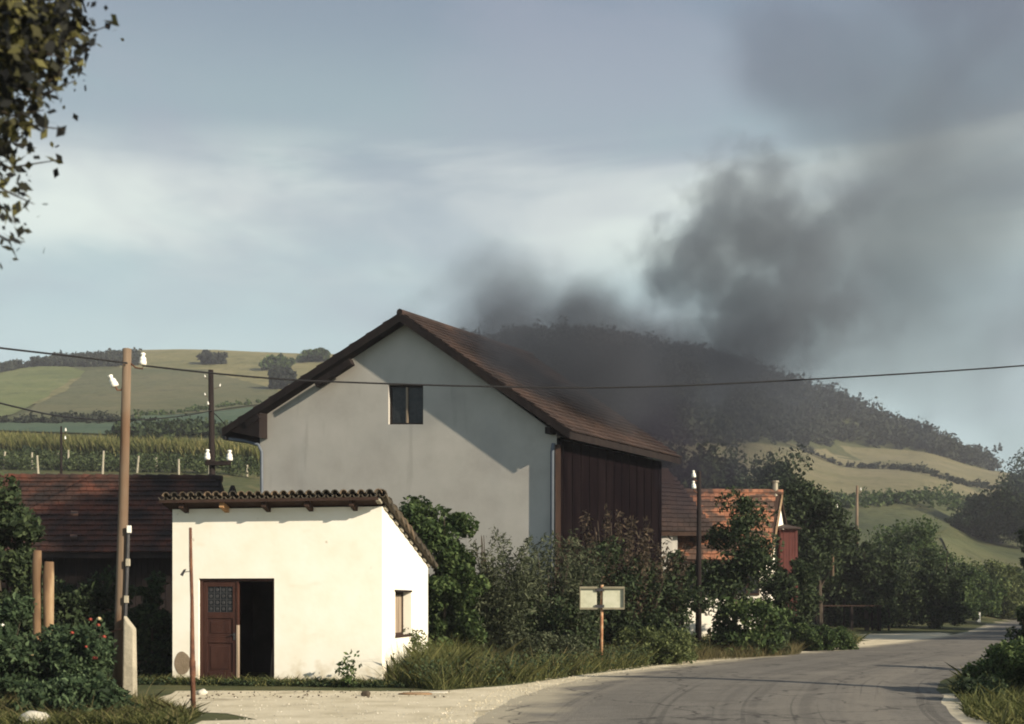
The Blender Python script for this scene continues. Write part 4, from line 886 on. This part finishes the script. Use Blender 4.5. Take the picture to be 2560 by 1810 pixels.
bush('shrub', 'wide dark shrub mass joining the arbour to the bank', 'shrub', 2215, 71, 280, 1398, 'leaf_dark', 18000, .09)
bn = thing('bench', 'low dark bench in the shade under the vine arbour', 'bench', (18.2,64.6,0))
obj('seat', MB().box(bx(2050,64.6), bx(2205,64.6), 64.4, 64.8, P(1,1513,64.6).z-.06, P(1,1513,64.6).z), M('wood_eave'), bn)
for x in (2056, 2128, 2198): obj('leg', MB().box(bx(x,64.6)-.06, bx(x,64.6)+.06, 64.45, 64.75, 0, P(1,1513,64.6).z-.062), M('wood_dark'), bn)

# ------------------------------------------------------------------ vegetation at middle distance
for (px, Y, w, top, m, n, lf, lab) in (
    (2010,58,150,1165,'leaf_dark',16000,.10,'tall green tree behind the red annex'), (1925,60,170,1130,'leaf_dark',13000,.11,'tall tree in smoke behind the white cottage roof'),
    (1800,62,190,1110,'leaf_dark',11000,.12,'dark tree in the thick of the smoke behind the cottage'), (1680,60,190,1100,'leaf_dark',11000,.12,'dark tree in smoke between big house and cottage'),
    (2052,64,90,1250,'leaf_dark',2500,.15,'small dark tree right of the tall green tree')):
    tree('tree', lab, px, Y, w*1.35, top, 1450, m, int(n*1.3), lf, 'trees behind the cottage', 75)
for (px, Y, w, top, m, n, lf, lab, kd) in (
    (2265,86,240,1288,'leaf_mid',18000,.10,'broad green shrub mass rising above the arbour','round'), (2165,66,150,1345,'leaf_dark',8000,.09,'dark shrub between the slim pole and the arbour','round'),
    (2340,70,150,1350,'leaf_dark',9000,.10,'dark rounded shrub left of the yellow field','round'), (2290,80,150,1420,'leaf_light',8000,.09,'bright green shrub on the bank above the turnout','round'),
    (2385,83,140,1425,'leaf_mid',8000,.09,'dark shrub overhanging the far road bank','round'), (2232,76,110,1372,'leaf_olive',7000,.08,'pale olive shrub at the end of the arbour','round'),
    (2420,92,190,1425,'leaf_mid',9000,.11,'green shrub beside the kilometre stone','round'), (2480,100,280,1412,'leaf_light',13000,.13,'light green hedge shrub left of the far road','round'),
    (2590,104,280,1408,'leaf_mid',13000,.13,'green hedge shrub at the right edge beyond the road','round'), (2120,72,120,1388,'leaf_mid',3000,.10,'leafy shrub crowning the arbour roof','round'),
    (2330,82,300,1500,'leaf_mid',9000,.10,'low green growth along the bank above the turnout','round')):
    bush('shrub', lab, 'shrub', px, Y, w, top, m, n, lf, kind=kd, group='shrubs along the far bank')
for (px, Y, w, top, bot, n, lab) in ((2480,190,210,1238,1372,12000,'dark tree standing at the right over the yellow field'),(2585,185,230,1130,1375,13000,'tallest dark tree at the right edge'),
    (2405,188,120,1292,1368,6000,'dark low tree left of the group at the right edge'),(2640,60,180,1260,1560,9000,'dark near tree cut off by the right edge of the picture')):
    tree('tree', lab, px, Y, w, top, bot, 'leaf_dark', n, .13 if Y < 100 else .26, 'dark trees at the right edge', 46, .3)
for (X, Y, h, w_, hb, lab) in ((31,45,11,4,2,'spreading roadside tree beyond the right edge, level with the arbour'),(36,51,11,4,2,'roadside tree beyond the right edge, second along the road'),(41,60,10,4,2,'roadside tree beyond the right edge, third along the road'),
        (47,70,10,4,2,'farthest roadside tree beyond the right edge'),(17.2,14.9,18.6,4.2,15.8,'tall high-crowned tree on the verge right of the camera')):    # trees beyond the frame, whose shade falls on road and barn
    t = thing('tree', lab, 'tree', (X, Y, 0), 0, 'roadside trees outside the picture')
    leaf_mesh('crown', clumps((X,Y,(h+hb)/2), (w_,w_,(h-hb)*.46), 9000, 44, w_*(.25 if hb > 9 else .33), .2), .2, M('leaf_dark'), t)
    obj('trunk', MB().tube([(X,Y,-.2),(X,Y,h*.5),(X+.3,Y,h*.8)], [.25,.17,.05], 8), M('bark'), t)

# ------------------------------------------------------------------ left hillside: corn, vineyard, posts, hedges, far shrubs
def band_points(pix, n):
    w_ = [hit(*p) for p in pix]; return scatter([(p.x, p.y) for p in w_], n)
C = band_points([(-200,1122),(0,1124),(330,1140),(660,1162),(660,1176),(330,1156),(0,1146),(-200,1146)], 30000)
tag(blades('corn', C, 1.7, M('corn'), .07, .2, .15), 'band of ripening corn above the vineyard', 'corn', None, 'stuff')
for (y0, y1, lab) in ((1152,1158,'upper row of vines below the corn'),(1166,1172,'lower row of vines with pale posts')):
    C = band_points([(-150,y0),(640,y0+24),(640,y1+22),(-150,y1)], 420); C = np.repeat(C, 45, 0)+RNG.normal(size=(len(C)*45, 3))*np.array([.4,.4,.2]); C[:, 2] += RNG.uniform(.1, .9, len(C))
    tag(leaf_mesh('vine_row', C, .12, M('vine')), lab, 'vines', None, 'stuff')
PO = [(8,1168,1130,3),(80,1168,1132,0),(96,1180,1140,-2),(143,1150,1128,2),(171,1170,1128,0),(256,1180,1128,2),(342,1178,1142,3),(391,1172,1146,0),(447,1184,1150,0),(523,1190,1160,0),(618,1180,1165,0)]
for k, (x, yb, yt, ln) in enumerate(PO):
    yb += 6
    p = hit(x, yb); h = (yb-yt)/F*p.y
    g = thing('vineyard_post', ('pale vineyard post, %s' % ['leaning at the far left edge','slim upright left of the far thin pole','crossing the slim one, left of the far thin pole','short and tilted behind the far thin pole','upright just right of the far thin pole','stoutest, left of the near utility pole','forked and leaning right of the near utility pole','thin, second right of the near utility pole','grey and faint below the round light shrub','short under the insulators of the far pole','last one beside the house downpipe'][k]), 'post', p, 0, 'vineyard posts')
    obj('shaft', MB().tube([p-Vector((0,0,.3)), p+Vector((ln/F*p.y*1.6,0,h))], [.10,.08], 7), M('vine_post'), g)
# fallen outline on the hill: hedges and woods
def wood_mass(name, label, pts, h, leaf, per, m, cat):
    """pts: tree positions; every tree a clumpy crown of leaf faces"""
    out = []
    for (x, y, s) in pts:
        z = tz(x, y); hh = h*s; K = 7
        cc = np.array([x, y, z+hh*.55])+RNG.normal(size=(K, 3))*np.array([hh*.26, hh*.26, hh*.22])
        idx = RNG.integers(0, K, per); d = RNG.normal(size=(per, 3)); d /= np.linalg.norm(d, axis=1)[:, None]
        out.append(cc[idx]+d*hh*.26*RNG.uniform(.5, 1.1, (per, 1)))
    return tag(leaf_mesh(name, np.concatenate(out), leaf, M(m), None, .7), label, cat, None, 'stuff')
def inside(pix, n):
    return [(p[0], p[1], RNG.uniform(.7, 1.3)) for p in band_points(pix, n)]
wood_mass('far_wood', 'dark wood on the shoulder of the left hill', inside([(-60,945),(40,925),(150,905),(300,893),(352,896),(345,916),(180,919),(0,928)], 900), 2.2, .4, 50, 'leaf_wood', 'wood')
pts = [(p[0], p[1], RNG.uniform(.7, 1.35)) for p in band_points([(1010,905),(1250,872),(1400,852),(1530,858),(1700,887),(1900,940),(2100,1004),(2330,1110),(2470,1172),(2480,1180),(2100,1114),(1960,1110),(1800,1122),(1500,1130),(1300,1080),(1010,1000)], 4300)]
pts += [(x, y, s) for (x, y, s) in [((u-CX)/F*448, 448+RNG.uniform(-6, 4), RNG.uniform(.75, 1.5)) for u in RNG.uniform(1010, 2480, 300)]]
wood_mass('hill_wood', 'dense dark wood covering the hill behind the smoke', pts, 5.2, .55, 95, 'leaf_wood', 'wood')
def line_pts(pix, n, jit=2.):
    w_ = [hit(*p) for p in pix]; out = []
    for _ in range(n):
        t = RNG.uniform(0, len(w_)-1.001); i = int(t); p = w_[i].lerp(w_[i+1], t-i); out.append((p.x+RNG.normal()*jit, p.y+RNG.normal()*jit, RNG.uniform(.6, 1.4)))
    return out
wood_mass('field_hedge', 'dark hedge along the upper edge of the teal field', line_pts([(-100,1064),(100,1060),(230,1058),(270,1062)], 110), 1.2, .22, 40, 'leaf_wood', 'hedge')
wood_mass('field_hedge', 'thin hedge climbing between the brown and teal fields', line_pts([(340,1046),(450,1036),(530,1024),(660,1008)], 70, .8), .9, .2, 34, 'leaf_mid', 'hedge')
wood_mass('field_hedge', 'dark hedge at the foot of the teal field', line_pts([(320,1100),(400,1096),(470,1086),(520,1092),(650,1098)], 90), 1.7, .25, 50, 'leaf_dark', 'hedge')
wood_mass('field_hedge', 'dark hedge dividing the two tan fields on the right', line_pts([(2000,1122),(2240,1174),(2370,1204),(2500,1224)], 150, 1.2), 1.5, .3, 36, 'leaf_wood', 'hedge')
wood_mass('field_hedge', 'green scrub between the stubble field and the meadow', line_pts([(2040,1268),(2160,1264),(2300,1258),(2440,1262)], 150, 2.), 1.7, .25, 45, 'leaf_mid', 'hedge')
for (px, py, w_, h_, m, lab) in ((532,912,95,34,'leaf_wood','dark thicket high on the dry left hill'),(700,925,100,34,'leaf_mid','green scrub on the hill left of the gable'),(790,905,120,30,'leaf_mid','scrub along the hill crest by the roof edge'),
        (705,975,70,60,'leaf_wood','dark bush low on the hill beside the roof slope'),(316,870,30,12,'leaf_wood','small tree on the hill crest above the near pole'),(432,1140,80,52,'leaf_light','round light green shrub among the corn'),
        (500,1150,90,30,'leaf_dark','dark low shrub beside the round light one'),(85,1150,60,30,'leaf_dark','dark shrub in the vineyard at far left')):
    p = hit(px, py); wd_ = w_/F*p.y/2; hh = h_/F*p.y; t = thing('hill_shrub', lab, 'shrub', p)
    nl = 2600; C = clumps((p.x, p.y, p.z+hh*.45), (wd_*.8, wd_*.7, hh*.45), nl, 26, min(wd_, hh)*.32, .2); C = C[C[:, 2] > p.z-.2]
    leaf_mesh('foliage', C, max(.12, p.y*.0016), M(m), t, .7)

# ------------------------------------------------------------------ leafy branches reaching in at the upper left
ot = thing('overhanging_tree', 'near tree reaching leafy twigs into the upper left corner', 'tree', (-6.4, 8.6, 0))
obj('trunk', MB().tube([(-6.4,8.6,-.3),(-6.3,8.5,2),(-6.0,8.3,4.2),(-5.5,7.9,6.4)], [.22,.19,.15,.08], 10), M('bark'), ot, True)
tw = MB(); Lc = []
TW = [((-60,60),(110,120),(270,65)),((-60,180),(90,230),(235,110)),((-80,200),(60,260),(190,200)),((-60,300),(60,310),(165,325)),((-80,380),(20,420),(145,400)),((-80,420),(20,480),(85,510)),((-60,560),(20,600),(62,605)),
      ((-60,20),(100,10),(190,15)),((-80,90),(40,120),(190,150)),((-60,250),(30,290),(110,275)),((-80,330),(0,350),(90,370)),((-80,470),(-10,500),(40,560))]
for k, (a, b, c) in enumerate(TW):
    Y = RNG.uniform(6.6, 7.8); A_, B_, C_ = P(*a, Y), P(*b, Y-.1), P(*c, Y-.2)
    tw.tube([Vector((-5.6,8.0,A_.z-.4)), A_, B_, C_], [.022,.012,.007,.003], 5)
    for q in range(34):
        t = RNG.uniform(0, 1); p = (A_.lerp(B_, t)).lerp(B_.lerp(C_, t), t); r = .10*(1.1-t)+.03
        Lc.append(np.array(p)+RNG.normal(size=3)*r)
obj('twigs', tw, M('bark'), ot)
dm = []
for (x, y, w_, n) in ((40,60,75,800),(20,180,60,600),(-50,290,60,400),(110,40,55,420),(-60,60,90,800),(-80,430,50,120),(70,130,50,300),(-50,360,45,110)):
    for _ in range(n):
        Y = RNG.uniform(6.6, 8.4); p = P(x+RNG.normal()*w_, y+RNG.normal()*w_, Y); dm.append(np.array(p))
leaf_mesh('leaves', np.concatenate([np.array(Lc), np.array(dm)]), .036, M('leaf_yellow'), ot, .55)

# ------------------------------------------------------------------ smoke and haze
def smoke(name, label, c, r, dens, nscale, col=(.36,.35,.38), lo=.40, hi=.62, edge=.55, seed=0., stretch=(1,1,1), warp=.9):
    bm = bmesh.new(); bmesh.ops.create_icosphere(bm, subdivisions=3, radius=1)
    me = bpy.data.meshes.new(name); bm.to_mesh(me); bm.free()
    m = bpy.data.materials.new(name); m.use_nodes = True; nt = m.node_tree; N = nt.nodes; L = nt.links; N.clear()
    out = N.new('ShaderNodeOutputMaterial'); pv = N.new('ShaderNodeVolumePrincipled'); L.new(pv.outputs[0], out.inputs['Volume'])
    pv.inputs['Color'].default_value = (*col, 1); pv.inputs['Density Attribute'].default_value = ''; pv.inputs['Anisotropy'].default_value = .1
    tc = N.new('ShaderNodeTexCoord'); ln = N.new('ShaderNodeVectorMath'); ln.operation = 'LENGTH'
    wn_ = N.new('ShaderNodeTexNoise'); wn_.inputs['Scale'].default_value = 1.5; wn_.inputs['Detail'].default_value = 3; wm = N.new('ShaderNodeMapping'); wm.inputs['Location'].default_value = (seed*2, seed, -seed)
    L.new(tc.outputs['Object'], wm.inputs[0]); L.new(wm.outputs[0], wn_.inputs['Vector'])
    wa = N.new('ShaderNodeVectorMath'); wa.operation = 'MULTIPLY_ADD'; wa.inputs[1].default_value = (warp, warp, warp); L.new(wn_.outputs[1], wa.inputs[0])
    wb = N.new('ShaderNodeVectorMath'); wb.operation = 'ADD'; L.new(tc.outputs['Object'], wb.inputs[0]); wb.inputs[1].default_value = (-warp/2,)*3; L.new(wb.outputs[0], wa.inputs[2])
    # the billows stay inside the sphere that bounds them
    l0 = N.new('ShaderNodeVectorMath'); l0.operation = 'LENGTH'; L.new(tc.outputs['Object'], l0.inputs[0]); L.new(wa.outputs[0], ln.inputs[0])
    mp = N.new('ShaderNodeMapping'); mp.inputs['Scale'].default_value = [a*b for a, b in zip(r, stretch)]; mp.inputs['Location'].default_value = (seed, seed*.7, seed*1.3)
    L.new(tc.outputs['Object'], mp.inputs[0])
    n = N.new('ShaderNodeTexNoise'); n.inputs['Scale'].default_value = nscale; n.inputs['Detail'].default_value = 4; n.inputs['Roughness'].default_value = .55; n.inputs['Distortion'].default_value = .4
    L.new(mp.outputs[0], n.inputs['Vector'])
    f = N.new('ShaderNodeMapRange'); f.interpolation_type = 'SMOOTHSTEP'; f.inputs[1].default_value = edge; f.inputs[2].default_value = 1.; f.inputs[3].default_value = 0; f.inputs[4].default_value = .60
    L.new(ln.outputs['Value'], f.inputs[0])
    e2 = N.new('ShaderNodeMapRange'); e2.interpolation_type = 'SMOOTHSTEP'; e2.inputs[1].default_value = .78; e2.inputs[2].default_value = .98; e2.inputs[4].default_value = .5; L.new(l0.outputs['Value'], e2.inputs[0])
    s0 = N.new('ShaderNodeMath'); s0.operation = 'SUBTRACT'; L.new(n.outputs[0], s0.inputs[0]); L.new(e2.outputs[0], s0.inputs[1])
    s = N.new('ShaderNodeMath'); s.operation = 'SUBTRACT'; L.new(s0.outputs[0], s.inputs[0]); L.new(f.outputs[0], s.inputs[1])
    g = N.new('ShaderNodeMapRange'); g.interpolation_type = 'SMOOTHSTEP'; g.inputs[1].default_value = lo; g.inputs[2].default_value = hi; g.inputs[4].default_value = dens; L.new(s.outputs[0], g.inputs[0])
    L.new(g.outputs[0], pv.inputs['Density'])
    me.materials.append(m); o = bpy.data.objects.new(name, me); COL.objects.link(o); o.location = c; o.scale = r
    return tag(o, label, 'smoke', None, 'stuff')
def at(px, py, Y): p = P(px, py, Y); return (p.x, p.y, p.z)
smoke('smoke_plume', 'dark billowing smoke column rising behind the houses', at(1890,690,62), (10.5,6.5,10.8), .30, .46, (.29,.34,.42), .31, .50, .42, 31.)
smoke('smoke_drift', 'grey smoke rolling off the big roof', at(1230,770,47), (8.2,4.6,6.6), .24, .36, (.26,.31,.38), .20, .54, .1, 11.)
smoke('roof_smoke', 'thin smoke creeping down over the right slope of the big roof', at(1390,925,39.0), (6.8,4.8,4.6), .46, .45, (.15,.165,.20), .08, .50, .15, 21.)
smoke('low_smoke', 'dark smoke hanging between the big house and the small white house', at(1640,1130,42.5), (4.2,2.6,4.0), .42, .40, (.08,.075,.11), .06, .50, .15, 41.)
smoke('smoke_veil', 'thin dark smoke veil lying over the roofs', at(1640,985,52), (15.5,5,8.6), .34, .20, (.12,.135,.17), .10, .50, .2, 5.)
smoke('smoke_cloud', 'broad smoke haze drifting to the upper right', at(2380,660,95), (31,16,24), .095, .09, (.30,.36,.44), .08, .58, .2, 9.)
smoke('high_smoke', 'dark smoke sheet high at the upper right', at(2400,110,130), (46,20,25), .055, .05, (.22,.24,.36), .16, .58, .2, 2.)
hz = bpy.data.materials.new('haze'); hz.use_nodes = True; hz.node_tree.nodes.clear()
ho = hz.node_tree.nodes.new('ShaderNodeOutputMaterial'); hv = hz.node_tree.nodes.new('ShaderNodeVolumePrincipled'); hz.node_tree.links.new(hv.outputs[0], ho.inputs['Volume'])
hv.inputs['Color'].default_value = (.80,.84,.95,1); hv.inputs['Density'].default_value = .00042
tag(obj('haze', MB().box(-1000, 1000, -60, 760, -1, 150), hz), 'faint bluish haze over the valley', 'haze', None, 'stuff')
